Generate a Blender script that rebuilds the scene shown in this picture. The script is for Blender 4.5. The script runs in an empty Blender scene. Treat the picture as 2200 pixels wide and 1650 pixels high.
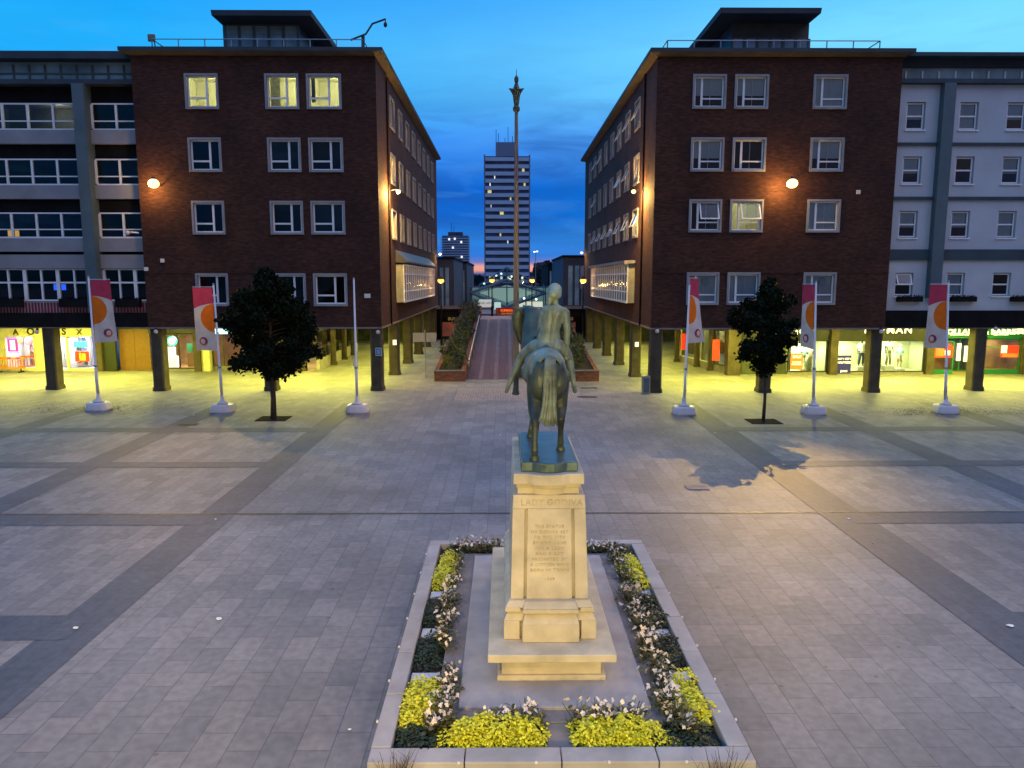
import bpy, math, random
from mathutils import Vector, Matrix
R = math.radians
sc = bpy.context.scene
col = sc.collection

# ---------------------------------------------------------------- camera
CAM_H, FPX, PITCH, YAW = 6.0, 1620.0, R(7.907), R(-0.495)
cam_d = bpy.data.cameras.new("camera")
cam = bpy.data.objects.new("camera", cam_d); col.objects.link(cam)
cam.location = (0, 0, CAM_H); cam.rotation_euler = (R(90) - PITCH, 0, YAW)
cam_d.sensor_width = 36; cam_d.lens = 36 * FPX / 2200
cam_d.clip_start = .1; cam_d.clip_end = 5000
sc.camera = cam

# ---------------------------------------------------------------- dusk sky
w = bpy.data.worlds.new("World"); sc.world = w; w.use_nodes = True
nt = w.node_tree; nt.nodes.clear(); N = nt.nodes.new; L = nt.links.new
def ramp(node, stops, interp='LINEAR'):
    cr = node.color_ramp; cr.interpolation = interp
    while len(cr.elements) > 1: cr.elements.remove(cr.elements[-1])
    cr.elements[0].position = stops[0][0]; cr.elements[0].color = (*stops[0][1], 1)
    for p, c in stops[1:]:
        e = cr.elements.new(p); e.color = (*c, 1)
def wmath(op, a, b=None, c=None, clamp=False):
    n = N('ShaderNodeMath'); n.operation = op; n.use_clamp = clamp
    for i, x in enumerate((a, b, c)):
        if x is None: continue
        if isinstance(x, (int, float)): n.inputs[i].default_value = x
        else: L(x, n.inputs[i])
    return n.outputs[0]
tc = N('ShaderNodeTexCoord'); sx = N('ShaderNodeSeparateXYZ'); L(tc.outputs['Generated'], sx.inputs[0])
X_, Y_, Z_ = sx.outputs
zr = N('ShaderNodeMapRange'); zr.inputs[1].default_value = 0; zr.inputs[2].default_value = .6; L(Z_, zr.inputs[0])
west = N('ShaderNodeValToRGB')     # towards the afterglow
ramp(west, [(0, (.02, .04, .12)), (.012, (.05, .10, .28)), (.019, (.95, .36, .26)), (.028, (.95, .40, .30)), (.036, (.17, .20, .52)), (.05, (.03, .20, .72)), (.088, (.02, .24, .80)),
            (.13, (.002, .145, .66)), (.19, (0, .13, .64)), (.285, (.055, .30, .92)), (.37, (.10, .50, 1.0)), (.45, (.105, .53, 1.0)), (.54, (.06, .43, 1.0)), (.66, (.10, .46, 1.0)), (1, (.45, .62, 1.22))])
L(zr.outputs[0], west.inputs[0])
east = N('ShaderNodeValToRGB')     # away from it, behind the camera
ramp(east, [(0, (.04, .048, .08)), (.1, (.07, .085, .155)), (.5, (.12, .145, .27)), (1, (.45, .62, 1.22))])
L(zr.outputs[0], east.inputs[0])
mixew = N('ShaderNodeMixRGB'); L(wmath('MULTIPLY_ADD', Y_, 1.6, .35, True), mixew.inputs[0]); L(east.outputs[0], mixew.inputs[1]); L(west.outputs[0], mixew.inputs[2])
# sky grows paler to the north (right)
side = N('ShaderNodeMixRGB'); side.blend_type = 'MULTIPLY'; side.inputs[0].default_value = 1
sr = N('ShaderNodeValToRGB'); ramp(sr, [(.2, (.15, .84, 1.0)), (.5, (1, 1, 1)), (.8, (2.0, 1.42, 1.06))]); L(wmath('MULTIPLY_ADD', X_, .75, .5, True), sr.inputs[0])
L(mixew.outputs[0], side.inputs[1]); L(sr.outputs[0], side.inputs[2])
# streaked clouds
cmb = N('ShaderNodeCombineXYZ'); L(wmath('MULTIPLY', X_, 3.4), cmb.inputs[0]); L(wmath('MULTIPLY', Y_, 2.2), cmb.inputs[1]); L(wmath('MULTIPLY', Z_, 17), cmb.inputs[2])
nz = N('ShaderNodeTexNoise'); nz.inputs['Scale'].default_value = 1.55; nz.inputs['Detail'].default_value = 7; nz.inputs['Roughness'].default_value = .56; nz.inputs['Distortion'].default_value = .7
L(cmb.outputs[0], nz.inputs['Vector'])
cm = N('ShaderNodeValToRGB'); ramp(cm, [(.44, (0, 0, 0)), (.60, (1, 1, 1))]); L(nz.outputs[0], cm.inputs[0])
band = N('ShaderNodeValToRGB'); ramp(band, [(0, (0, 0, 0)), (.03, (.1, .1, .1)), (.1, (.42, .42, .42)), (.28, (.5, .5, .5)), (.36, (.2, .2, .2)), (.42, (.08, .08, .08)), (.54, (.03, .03, .03)), (.75, (.03, .03, .03)), (1, (.1, .1, .1))]); L(zr.outputs[0], band.inputs[0])
cmask = N('ShaderNodeMixRGB'); cmask.blend_type = 'MULTIPLY'; cmask.inputs[0].default_value = 1; L(cm.outputs[0], cmask.inputs[1]); L(band.outputs[0], cmask.inputs[2])
cl = N('ShaderNodeMixRGB'); L(cmask.outputs[0], cl.inputs[0]); L(side.outputs[0], cl.inputs[1]); cl.inputs[2].default_value = (.012, .088, .37, 1)
# pale wisps
cmb2 = N('ShaderNodeCombineXYZ'); L(wmath('MULTIPLY', X_, 4), cmb2.inputs[0]); L(wmath('MULTIPLY', Z_, 24), cmb2.inputs[2])
nz2 = N('ShaderNodeTexNoise'); nz2.inputs['Scale'].default_value = 1.7; nz2.inputs['Detail'].default_value = 6; nz2.inputs['Distortion'].default_value = .9; L(cmb2.outputs[0], nz2.inputs['Vector'])
cm2 = N('ShaderNodeValToRGB'); ramp(cm2, [(.52, (0, 0, 0)), (.75, (.5, .5, .5))]); L(nz2.outputs[0], cm2.inputs[0])
band2 = N('ShaderNodeValToRGB'); ramp(band2, [(.03, (0, 0, 0)), (.08, (.5, .5, .5)), (.3, (.8, .8, .8)), (.5, (.2, .2, .2)), (.7, (.1, .1, .1)), (1, (0, 0, 0))]); L(zr.outputs[0], band2.inputs[0])
wm = N('ShaderNodeMixRGB'); wm.blend_type = 'MULTIPLY'; wm.inputs[0].default_value = 1; L(cm2.outputs[0], wm.inputs[1]); L(band2.outputs[0], wm.inputs[2])
cl2 = N('ShaderNodeMixRGB'); L(wm.outputs[0], cl2.inputs[0]); L(cl.outputs[0], cl2.inputs[1]); cl2.inputs[2].default_value = (.12, .42, .95, 1)
sky = N('ShaderNodeTexSky'); sky.sky_type = 'NISHITA'; sky.sun_disc = False; sky.sun_elevation = R(-4); sky.sun_rotation = R(0)
addn = N('ShaderNodeMixRGB'); addn.blend_type = 'ADD'; addn.inputs[0].default_value = .02; L(cl2.outputs[0], addn.inputs[1]); L(sky.outputs[0], addn.inputs[2])
bg = N('ShaderNodeBackground'); bg.inputs[1].default_value = 1.0; L(addn.outputs[0], bg.inputs[0])
wo = N('ShaderNodeOutputWorld'); L(bg.outputs[0], wo.inputs[0])

sc.view_settings.view_transform = 'Standard'; sc.view_settings.look = 'None'; sc.view_settings.exposure = 0; sc.view_settings.gamma = 1
sc.cycles.use_denoising = True; sc.cycles.sample_clamp_indirect = 4; sc.cycles.max_bounces = 7; sc.cycles.transparent_max_bounces = 12
sc.cycles.caustics_reflective = False; sc.cycles.caustics_refractive = False

# ---------------------------------------------------------------- helpers
_F = Vector((-math.sin(YAW) * math.cos(PITCH), math.cos(YAW) * math.cos(PITCH), -math.sin(PITCH)))
_R = Vector((math.cos(YAW), math.sin(YAW), 0)); _U = _R.cross(_F)
def ray(px, py): return _F + _R * ((px - 1100) / FPX) + _U * ((825 - py) / FPX)
def at(px, py, Y):
    v = ray(px, py); return Vector((0, 0, CAM_H)) + v * (Y / v.y)
def gr(px, py, z=0.0):
    v = ray(px, py); return Vector((0, 0, CAM_H)) + v * ((z - CAM_H) / v.z)
def ax(px, Y, py=760): return at(px, py, Y).x
def az(py, Y, px=1100): return at(px, py, Y).z

ORG = {}
def tag(o, label=None, cat=None, group=None, kind=None):
    if label: o['label'] = label
    if cat: o['category'] = cat
    if group: o['group'] = group
    if kind: o['kind'] = kind
    return o
def thing(name, loc, label, cat, group=None, rz=0):
    o = bpy.data.objects.new(name, None); col.objects.link(o); o.empty_display_size = .2
    o.location = loc; o.rotation_euler.z = rz; ORG[o] = Vector(loc)
    return tag(o, label, cat, group)
def copy_tree(o, parent=None):
    c = o.copy(); col.objects.link(c)
    if parent is not None: c.parent = parent
    for ch in list(o.children): copy_tree(ch, c)
    return c

class MB:
    def __init__(s): s.v = []; s.f = []; s.m = []; s.k = 0; s.uv = None
    def mat(s, k): s.k = k; return s
    def face(s, pts):
        i = len(s.v); s.v += [Vector(p) for p in pts]; s.f.append(tuple(range(i, i + len(pts)))); s.m.append(s.k)
    def box(s, x0, x1, y0, y1, z0, z1):
        i = len(s.v)
        s.v += [Vector(p) for p in ((x0,y0,z0),(x1,y0,z0),(x1,y1,z0),(x0,y1,z0),(x0,y0,z1),(x1,y0,z1),(x1,y1,z1),(x0,y1,z1))]
        for q in ((3,2,1,0),(4,5,6,7),(0,1,5,4),(1,2,6,5),(2,3,7,6),(3,0,4,7)):
            s.f.append(tuple(i + a for a in q)); s.m.append(s.k)
        return s
    def prism(s, a, b):
        """a, b: matching loops of points; closed solid"""
        i = len(s.v); n = len(a); s.v += [Vector(p) for p in a] + [Vector(p) for p in b]
        s.f.append(tuple(i + k for k in reversed(range(n)))); s.m.append(s.k)
        s.f.append(tuple(i + n + k for k in range(n))); s.m.append(s.k)
        for k in range(n):
            s.f.append((i + k, i + (k + 1) % n, i + n + (k + 1) % n, i + n + k)); s.m.append(s.k)
        return s
    def tube(s, pts, rad, n=8, up=None, caps=True):
        pts = [Vector(p) for p in pts]
        if isinstance(rad, (int, float)): rad = [rad] * len(pts)
        ref = Vector(up) if up else Vector((0, 0, 1))
        i0 = len(s.v); last = None
        for i, p in enumerate(pts):
            t = (pts[min(i + 1, len(pts) - 1)] - pts[max(i - 1, 0)]).normalized()
            a = t.cross(ref if last is None or up else last)
            if up is None and last is not None:
                a = last - t * last.dot(t)
            if a.length < 1e-4: a = t.orthogonal()
            a.normalize(); last = a; b = a.cross(t)
            r = rad[i]; ra, rb = r if isinstance(r, tuple) else (r, r)
            for k in range(n):
                an = 2 * math.pi * k / n
                s.v.append(p + a * (ra * math.cos(an)) + b * (rb * math.sin(an)))
        for i in range(len(pts) - 1):
            for k in range(n):
                q = i0 + i * n; s.f.append((q + k, q + (k + 1) % n, q + n + (k + 1) % n, q + n + k)); s.m.append(s.k)
        if caps:
            s.f.append(tuple(i0 + k for k in reversed(range(n)))); s.m.append(s.k)
            q = i0 + (len(pts) - 1) * n; s.f.append(tuple(q + k for k in range(n))); s.m.append(s.k)
        return s
    def lathe(s, prof, c=(0, 0, 0), n=16):
        c = Vector(c); return s.tube([c + Vector((0, 0, z)) for r, z in prof], [max(r, .001) for r, z in prof], n, up=(0, 1, 0))
    def ball(s, c, r, n=12):
        c = Vector(c); rx, ry, rz = r if isinstance(r, tuple) else (r, r, r); i0 = len(s.v); m = max(4, n // 2)
        for j in range(m + 1):
            t = math.pi * j / m; t = min(max(t, .03), math.pi - .03)
            for k in range(n):
                a = 2 * math.pi * k / n
                s.v.append(c + Vector((rx * math.sin(t) * math.cos(a), ry * math.sin(t) * math.sin(a), -rz * math.cos(t))))
        for j in range(m):
            for k in range(n):
                q = i0 + j * n; s.f.append((q + k, q + (k + 1) % n, q + n + (k + 1) % n, q + n + k)); s.m.append(s.k)
        s.f.append(tuple(i0 + k for k in reversed(range(n)))); s.m.append(s.k)
        s.f.append(tuple(i0 + m * n + k for k in range(n))); s.m.append(s.k)
        return s
    def mesh(s, name, mats, off=Vector((0, 0, 0)), smooth=False):
        me = bpy.data.meshes.new(name)
        me.from_pydata([tuple(p - off) for p in s.v], [], s.f)
        for m in (mats if isinstance(mats, (list, tuple)) else [mats]): me.materials.append(m)
        me.polygons.foreach_set('material_index', s.m)
        if smooth: me.polygons.foreach_set('use_smooth', [True] * len(me.polygons))
        if s.uv:
            ul = me.uv_layers.new(name='UVMap')
            for lp in me.loops: ul.data[lp.index].uv = s.uv[lp.vertex_index]
        me.update(); return me
    def build(s, name, mats, parent=None, smooth=False, local=False, bevel=0):
        off = Vector((0, 0, 0)) if (parent is None or local) else ORG[parent]
        o = bpy.data.objects.new(name, s.mesh(name, mats, off, smooth)); col.objects.link(o)
        if parent is not None: o.parent = parent; ORG[o] = ORG[parent]
        else: ORG[o] = Vector((0, 0, 0))
        if bevel:
            b = o.modifiers.new('bevel', 'BEVEL'); b.width = bevel; b.segments = 2; b.limit_method = 'ANGLE'
        return o
    def top(s, name, mats, loc, label, cat, group=None, smooth=False, bevel=0):
        """one-mesh thing with its origin at loc"""
        o = bpy.data.objects.new(name, s.mesh(name, mats, Vector(loc), smooth)); col.objects.link(o); o.location = loc; ORG[o] = Vector(loc)
        if bevel:
            b = o.modifiers.new('bevel', 'BEVEL'); b.width = bevel; b.segments = 2; b.limit_method = 'ANGLE'
        return tag(o, label, cat, group)
def boxes(*bs):
    m = MB()
    for b in bs: m.box(*b)
    return m
def text_mb(s, size, origin, rz=0, extrude=.02, align='CENTER', space=1.0, bold=0.0, sx=1.0):
    cu = bpy.data.curves.new('lettering', 'FONT'); cu.body = s; cu.size = size; cu.extrude = extrude; cu.align_x = align; cu.space_character = space; cu.offset = bold; cu.resolution_u = 3
    o = bpy.data.objects.new('lettering', cu); col.objects.link(o)
    dg = bpy.context.evaluated_depsgraph_get(); dg.update()
    me = bpy.data.meshes.new_from_object(o.evaluated_get(dg)); mb = MB()
    M = Matrix.Translation(Vector(origin)) @ Matrix.Rotation(rz, 4, 'Z') @ Matrix.Rotation(R(90), 4, 'X') @ Matrix.Diagonal((sx, 1, 1, 1))
    mb.v = [M @ v.co for v in me.vertices]; mb.f = [tuple(p.vertices) for p in me.polygons]; mb.m = [0] * len(mb.f)
    bpy.data.objects.remove(o); bpy.data.curves.remove(cu); bpy.data.meshes.remove(me)
    return mb
def remeshed(mb, voxel, smooth=6, fac=.5):
    me = mb.mesh('tmp', [], Vector((0, 0, 0))); o = bpy.data.objects.new('tmp', me); col.objects.link(o)
    m = o.modifiers.new('r', 'REMESH'); m.mode = 'VOXEL'; m.voxel_size = voxel
    if smooth: q = o.modifiers.new('s', 'SMOOTH'); q.iterations = smooth; q.factor = fac
    dg = bpy.context.evaluated_depsgraph_get(); dg.update()
    ev = bpy.data.meshes.new_from_object(o.evaluated_get(dg))
    r = MB(); r.v = [v.co.copy() for v in ev.vertices]; r.f = [tuple(p.vertices) for p in ev.polygons]; r.m = [0] * len(r.f)
    bpy.data.objects.remove(o); bpy.data.meshes.remove(me); bpy.data.meshes.remove(ev)
    return r

# ---------------------------------------------------------------- materials
def newmat(name):
    m = bpy.data.materials.new(name); m.use_nodes = True; t = m.node_tree; b = t.nodes['Principled BSDF']
    return m, t, b
def noise_col(t, base, var, scale, detail=5, coord='Object', tint=None):
    tcn = t.nodes.new('ShaderNodeTexCoord'); n = t.nodes.new('ShaderNodeTexNoise'); n.inputs['Scale'].default_value = scale; n.inputs['Detail'].default_value = detail
    t.links.new(tcn.outputs[coord], n.inputs['Vector'])
    r = t.nodes.new('ShaderNodeValToRGB')
    lo = tuple(c * (1 - var) for c in base); hi = tuple(min(1, c * (1 + var)) for c in base) if tint is None else tint
    ramp(r, [(.3, lo), (.7, hi)]); t.links.new(n.outputs[0], r.inputs[0])
    return r.outputs[0], n, tcn
def pm(name, base, rough=.6, metal=0.0, var=.18, scale=3.0, bump=0.0, emit=None, es=0.0, tint=None, spec=.5, bscale=None):
    m, t, b = newmat(name)
    c, n, tcn = noise_col(t, base, var, scale, tint=tint); t.links.new(c, b.inputs['Base Color'])
    b.inputs['Roughness'].default_value = rough; b.inputs['Metallic'].default_value = metal; b.inputs['Specular IOR Level'].default_value = spec
    if bump:
        n2 = t.nodes.new('ShaderNodeTexNoise'); n2.inputs['Scale'].default_value = bscale or scale * 6; n2.inputs['Detail'].default_value = 6; t.links.new(tcn.outputs['Object'], n2.inputs['Vector'])
        bp = t.nodes.new('ShaderNodeBump'); bp.inputs['Strength'].default_value = bump; bp.inputs['Distance'].default_value = .02; t.links.new(n2.outputs[0], bp.inputs['Height']); t.links.new(bp.outputs[0], b.inputs['Normal'])
    if emit:
        b.inputs['Emission Color'].default_value = (*emit, 1); b.inputs['Emission Strength'].default_value = es
    return m
def em(name, c, s):
    m, t, b = newmat(name); b.inputs['Base Color'].default_value = (*[min(x, .8) for x in c], 1); b.inputs['Emission Color'].default_value = (*c, 1); b.inputs['Emission Strength'].default_value = s
    return m
def glass(name, tint=(.75, .82, .85), refl=.5, rough=.02):
    m = bpy.data.materials.new(name); m.use_nodes = True; t = m.node_tree; t.nodes.clear()
    tr = t.nodes.new('ShaderNodeBsdfTransparent'); tr.inputs[0].default_value = (*tint, 1)
    gl = t.nodes.new('ShaderNodeBsdfGlossy'); gl.inputs['Roughness'].default_value = rough; gl.inputs[0].default_value = (.9, .95, 1, 1)
    fr = t.nodes.new('ShaderNodeFresnel'); fr.inputs[0].default_value = 1.52
    mu = t.nodes.new('ShaderNodeMath'); mu.operation = 'MULTIPLY_ADD'; mu.inputs[1].default_value = .9; mu.inputs[2].default_value = refl * .1; mu.use_clamp = True
    t.links.new(fr.outputs[0], mu.inputs[0])
    mx = t.nodes.new('ShaderNodeMixShader'); t.links.new(mu.outputs[0], mx.inputs[0]); t.links.new(tr.outputs[0], mx.inputs[1]); t.links.new(gl.outputs[0], mx.inputs[2])
    o = t.nodes.new('ShaderNodeOutputMaterial'); t.links.new(mx.outputs[0], o.inputs[0])
    return m
def brick_mat(name, c1, c2, mortar, bw=.225, bh=.075, rough=.85):
    m, t, b = newmat(name); N = t.nodes.new; L = t.links.new
    g = N('ShaderNodeNewGeometry'); s = N('ShaderNodeSeparateXYZ'); L(g.outputs['Position'], s.inputs[0])
    a = N('ShaderNodeMath'); L(s.outputs[0], a.inputs[0]); L(s.outputs[1], a.inputs[1])
    c = N('ShaderNodeCombineXYZ'); L(a.outputs[0], c.inputs[0]); L(s.outputs[2], c.inputs[1])
    br = N('ShaderNodeTexBrick'); br.inputs['Scale'].default_value = 1; br.inputs['Brick Width'].default_value = bw; br.inputs['Row Height'].default_value = bh; br.inputs['Mortar Size'].default_value = .008
    br.inputs['Color1'].default_value = (*c1, 1); br.inputs['Color2'].default_value = (*c2, 1); br.inputs['Mortar'].default_value = (*mortar, 1); br.inputs['Bias'].default_value = -.1
    L(c.outputs[0], br.inputs['Vector'])
    n = N('ShaderNodeTexNoise'); n.inputs['Scale'].default_value = .45; n.inputs['Detail'].default_value = 7; L(g.outputs['Position'], n.inputs['Vector'])
    r = N('ShaderNodeValToRGB'); ramp(r, [(.3, (.68, .68, .7)), (.7, (1.2, 1.15, 1.1))]); L(n.outputs[0], r.inputs[0])
    n2 = N('ShaderNodeTexNoise'); n2.inputs['Scale'].default_value = 3.2; n2.inputs['Detail'].default_value = 3
    mp = N('ShaderNodeMapping'); mp.inputs['Scale'].default_value = (1, 1, 3); L(g.outputs['Position'], mp.inputs[0]); L(mp.outputs[0], n2.inputs['Vector'])
    r2 = N('ShaderNodeValToRGB'); ramp(r2, [(.3, (.62, .62, .62)), (.7, (1.35, 1.3, 1.3))]); L(n2.outputs[0], r2.inputs[0])
    mx = N('ShaderNodeMixRGB'); mx.blend_type = 'MULTIPLY'; mx.inputs[0].default_value = 1; L(br.outputs[0], mx.inputs[1]); L(r.outputs[0], mx.inputs[2])
    mx2 = N('ShaderNodeMixRGB'); mx2.blend_type = 'MULTIPLY'; mx2.inputs[0].default_value = 1; L(mx.outputs[0], mx2.inputs[1]); L(r2.outputs[0], mx2.inputs[2])
    L(mx2.outputs[0], b.inputs['Base Color']); b.inputs['Roughness'].default_value = rough; b.inputs['Specular IOR Level'].default_value = .3
    bp = N('ShaderNodeBump'); bp.inputs['Strength'].default_value = .4; bp.inputs['Distance'].default_value = .01; L(br.outputs['Fac'], bp.inputs['Height']); bp.invert = True; L(bp.outputs[0], b.inputs['Normal'])
    return m
def paving_mat(name, c1, c2, joint, length, width, var=.25, off=.5, jsize=.012, swap=True):
    m, t, b = newmat(name); N = t.nodes.new; L = t.links.new
    g = N('ShaderNodeNewGeometry'); s = N('ShaderNodeSeparateXYZ'); L(g.outputs['Position'], s.inputs[0])
    c = N('ShaderNodeCombineXYZ'); L(s.outputs[1 if swap else 0], c.inputs[0]); L(s.outputs[0 if swap else 1], c.inputs[1])
    br = N('ShaderNodeTexBrick'); br.offset = off; br.inputs['Scale'].default_value = 1; br.inputs['Brick Width'].default_value = length; br.inputs['Row Height'].default_value = width; br.inputs['Mortar Size'].default_value = jsize; br.inputs['Mortar Smooth'].default_value = .4
    br.inputs['Color1'].default_value = (*c1, 1); br.inputs['Color2'].default_value = (*c2, 1); br.inputs['Mortar'].default_value = (*joint, 1)
    L(c.outputs[0], br.inputs['Vector'])
    n = N('ShaderNodeTexNoise'); n.inputs['Scale'].default_value = .22; n.inputs['Detail'].default_value = 8; n.inputs['Roughness'].default_value = .6; L(g.outputs['Position'], n.inputs['Vector'])
    r = N('ShaderNodeValToRGB'); ramp(r, [(.3, (1 - var, 1 - var, 1 - var * .9)), (.7, (1 + var * .6, 1 + var * .55, 1 + var * .5))]); L(n.outputs[0], r.inputs[0])
    n3 = N('ShaderNodeTexNoise'); n3.inputs['Scale'].default_value = 7; n3.inputs['Detail'].default_value = 6; L(g.outputs['Position'], n3.inputs['Vector'])
    r3 = N('ShaderNodeValToRGB'); ramp(r3, [(.35, (.86, .86, .86)), (.65, (1.1, 1.1, 1.1))]); L(n3.outputs[0], r3.inputs[0])
    v = N('ShaderNodeTexVoronoi'); v.inputs['Scale'].default_value = 1.6; L(g.outputs['Position'], v.inputs['Vector'])   # old chewing-gum spots
    rv = N('ShaderNodeValToRGB'); ramp(rv, [(.045, (.62, .62, .62)), (.07, (1, 1, 1))]); L(v.outputs['Distance'], rv.inputs[0])
    out = br.outputs[0]
    for q in (r, r3, rv):
        mx = N('ShaderNodeMixRGB'); mx.blend_type = 'MULTIPLY'; mx.inputs[0].default_value = 1; L(out, mx.inputs[1]); L(q.outputs[0], mx.inputs[2]); out = mx.outputs[0]
    L(out, b.inputs['Base Color']); b.inputs['Roughness'].default_value = .62; b.inputs['Specular IOR Level'].default_value = .35
    bp = N('ShaderNodeBump'); bp.inputs['Strength'].default_value = .35; bp.inputs['Distance'].default_value = .01; bp.invert = True; L(br.outputs['Fac'], bp.inputs['Height']); L(bp.outputs[0], b.inputs['Normal'])
    return m

M = {}
M['paving'] = paving_mat('paving', (.158, .170, .190), (.226, .226, .236), (.118, .12, .132), .78, .45, var=.4, jsize=.009)
M['paving_dark'] = paving_mat('paving_dark', (.066, .086, .118), (.086, .105, .138), (.054, .066, .085), .6, .3, var=.26, jsize=.007)
M['paving_small'] = paving_mat('paving_small', (.152, .156, .170), (.240, .232, .232), (.125, .124, .13), .68, .34, var=.22, jsize=.008)
M['ramp'] = paving_mat('ramp', (.085, .042, .042), (.12, .066, .07), (.06, .035, .04), 3.0, .34, var=.3)
M['stone'] = pm('stone', (.53, .465, .34), .8, var=.2, scale=2.6, bump=.3)
M['stone_grey'] = pm('stone_grey', (.34, .32, .32), .8, var=.2, scale=1.8, bump=.25)
M['stone_dark'] = pm('stone_dark', (.20, .18, .18), .85, var=.25, scale=2.5, bump=.2)
M['carving'] = pm('carving', (.47, .405, .285), .9, var=.2, scale=6)
M['column'] = pm('column', (.056, .044, .028), .8, var=.35, scale=2.2, bump=.3)
M['brick'] = brick_mat('brick', (.080, .0285, .0175), (.050, .0185, .0125), (.046, .028, .021))
M['brick_warm'] = brick_mat('brick_warm', (.21, .085, .05), (.16, .06, .035), (.14, .09, .07))
M['soffit'] = pm('soffit', (.32, .31, .27), .8, var=.12, scale=1)
M['trim'] = pm('trim', (.23, .17, .15), .7, var=.2, scale=2)
M['eave'] = pm('eave', (.11, .088, .055), .7, var=.2, scale=1.2)
M['roofing'] = pm('roofing', (.035, .045, .06), .7, var=.25, scale=1)
M['lead'] = pm('lead', (.06, .065, .07), .5, var=.25, scale=1.5)
M['surround'] = pm('surround', (.27, .27, .29), .75, var=.15, scale=2)
M['white'] = pm('white', (.80, .80, .82), .45, var=.06, scale=3)
M['pane'] = glass('pane', (.80, .85, .88), .0)
M['shopglass'] = glass('shopglass', (.94, .96, .95), .2)
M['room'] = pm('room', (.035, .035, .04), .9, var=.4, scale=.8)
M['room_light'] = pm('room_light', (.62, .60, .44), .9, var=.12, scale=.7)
M['blind'] = pm('blind', (.78, .82, .88), .8, var=.08, scale=2)
M['curtain'] = pm('curtain', (.34, .33, .22), .9, var=.4, scale=6)
M['darkmetal'] = pm('darkmetal', (.03, .035, .045), .5, metal=.4, var=.2)
M['greymetal'] = pm('greymetal', (.28, .31, .35), .4, metal=.6, var=.15)
M['black'] = pm('black', (.012, .011, .012), .85, var=.3, scale=1.5, spec=.1)
M['pilaster'] = pm('pilaster', (.085, .125, .145), .6, var=.15, scale=1)
M['spandrel'] = pm('spandrel', (.26, .26, .285), .7, var=.14, scale=.9)
M['render_white'] = pm('render_white', (.50, .51, .55), .8, var=.10, scale=.7, bump=.1)
M['teal_band'] = pm('teal_band', (.035, .06, .075), .7, var=.25, scale=1)
M['steelwhite'] = pm('steelwhite', (.62, .58, .60), .4, var=.06)
M['warmlamp'] = em('warmlamp', (1, .84, .36), 2.0)
M['warmlamp_far'] = em('warmlamp_far', (1, .84, .55), 1.3)
M['globe'] = em('globe', (1, .55, .13), 1.6)
M['arcade_lamp'] = em('arcade_lamp', (1, .95, .42), 6)
M['ceil_lamp'] = em('ceil_lamp', (1, .97, .8), 5)
M['bark'] = pm('bark', (.05, .037, .026), .9, var=.3, scale=6, bump=.5)
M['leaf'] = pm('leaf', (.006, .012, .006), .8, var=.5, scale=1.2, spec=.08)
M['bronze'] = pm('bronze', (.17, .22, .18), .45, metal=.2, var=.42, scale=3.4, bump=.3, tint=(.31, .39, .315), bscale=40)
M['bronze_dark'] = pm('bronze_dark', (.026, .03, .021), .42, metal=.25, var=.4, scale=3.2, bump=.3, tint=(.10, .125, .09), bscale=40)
M['patina'] = pm('patina', (.07, .115, .12), .32, metal=.35, var=.35, scale=5)

M['bronze_tail'] = pm('bronze_tail', (.085, .11, .085), .5, metal=.2, var=.4, scale=6, bump=.3, tint=(.19, .24, .19), bscale=40)
def light(name, kind, loc, power, color, parent=None, size=.1, target=None, spot=None, blend=.6):
    d = bpy.data.lights.new(name, kind); d.energy = power; d.color = color
    if kind == 'AREA': d.shape = 'DISK'; d.size = size
    else: d.shadow_soft_size = size
    if kind == 'SPOT': d.spot_size = spot; d.spot_blend = blend
    o = bpy.data.objects.new(name, d); col.objects.link(o)
    o.location = Vector(loc) - (ORG[parent] if parent is not None else Vector((0, 0, 0)))
    if parent is not None: o.parent = parent
    if target is not None: o.rotation_euler = (Vector(target) - Vector(loc)).to_track_quat('-Z', 'Y').to_euler()
    return o
# ================================================================ THE GROUND
def sheet(name, x0, x1, y0, y1, z, mat, kind='structure'):
    m = MB(); m.face([(x0, y0, z), (x1, y0, z), (x1, y1, z), (x0, y1, z)])
    return tag(m.build(name, mat), kind=kind)
M['asphalt'] = pm('asphalt', (.05, .05, .055), .9, var=.25, scale=.2)
sheet('ground', -2500, 2500, -400, 3000, -.02, M['asphalt'])
sheet('square_paving', -60, 60, -20, 80, 0, M['paving'])
for x0, x1 in ((-60, -7.88), (9.2, 60)):
    sheet('pavement', x0, x1, -20, 38.5, .004, M['paving_small'])
for x0, x1 in ((-7.9, -6.95), (-14.0, -13.05), (-20.1, -19.15), (8.1, 9.22), (14.15, 15.2), (20.2, 21.25)):
    sheet('paving_band', x0, x1, -20, 36.4, .008, M['paving_dark'])
for y0, y1 in ((12.0, 12.93), (17.95, 18.82), (23.72, 24.45), (29.4, 30.25), (5.9, 6.8)):
    sheet('paving_band', -60, -7.4, y0, y1, .012, M['paving_dark'])
    sheet('paving_band', 8.6, 60, y0, y1, .012, M['paving_dark'])
sheet('drain_channel', -60, 60, 18.83, 18.885, .016, M['darkmetal'])
# tactile strip of small setts in front of the ramp
M['setts'] = paving_mat('setts', (.24, .22, .23), (.30, .28, .28), (.12, .11, .12), .5, .13, var=.2)
sheet('paving_strip', -2.6, 3.9, 37.2, 41.5, .006, M['setts'])

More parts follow.
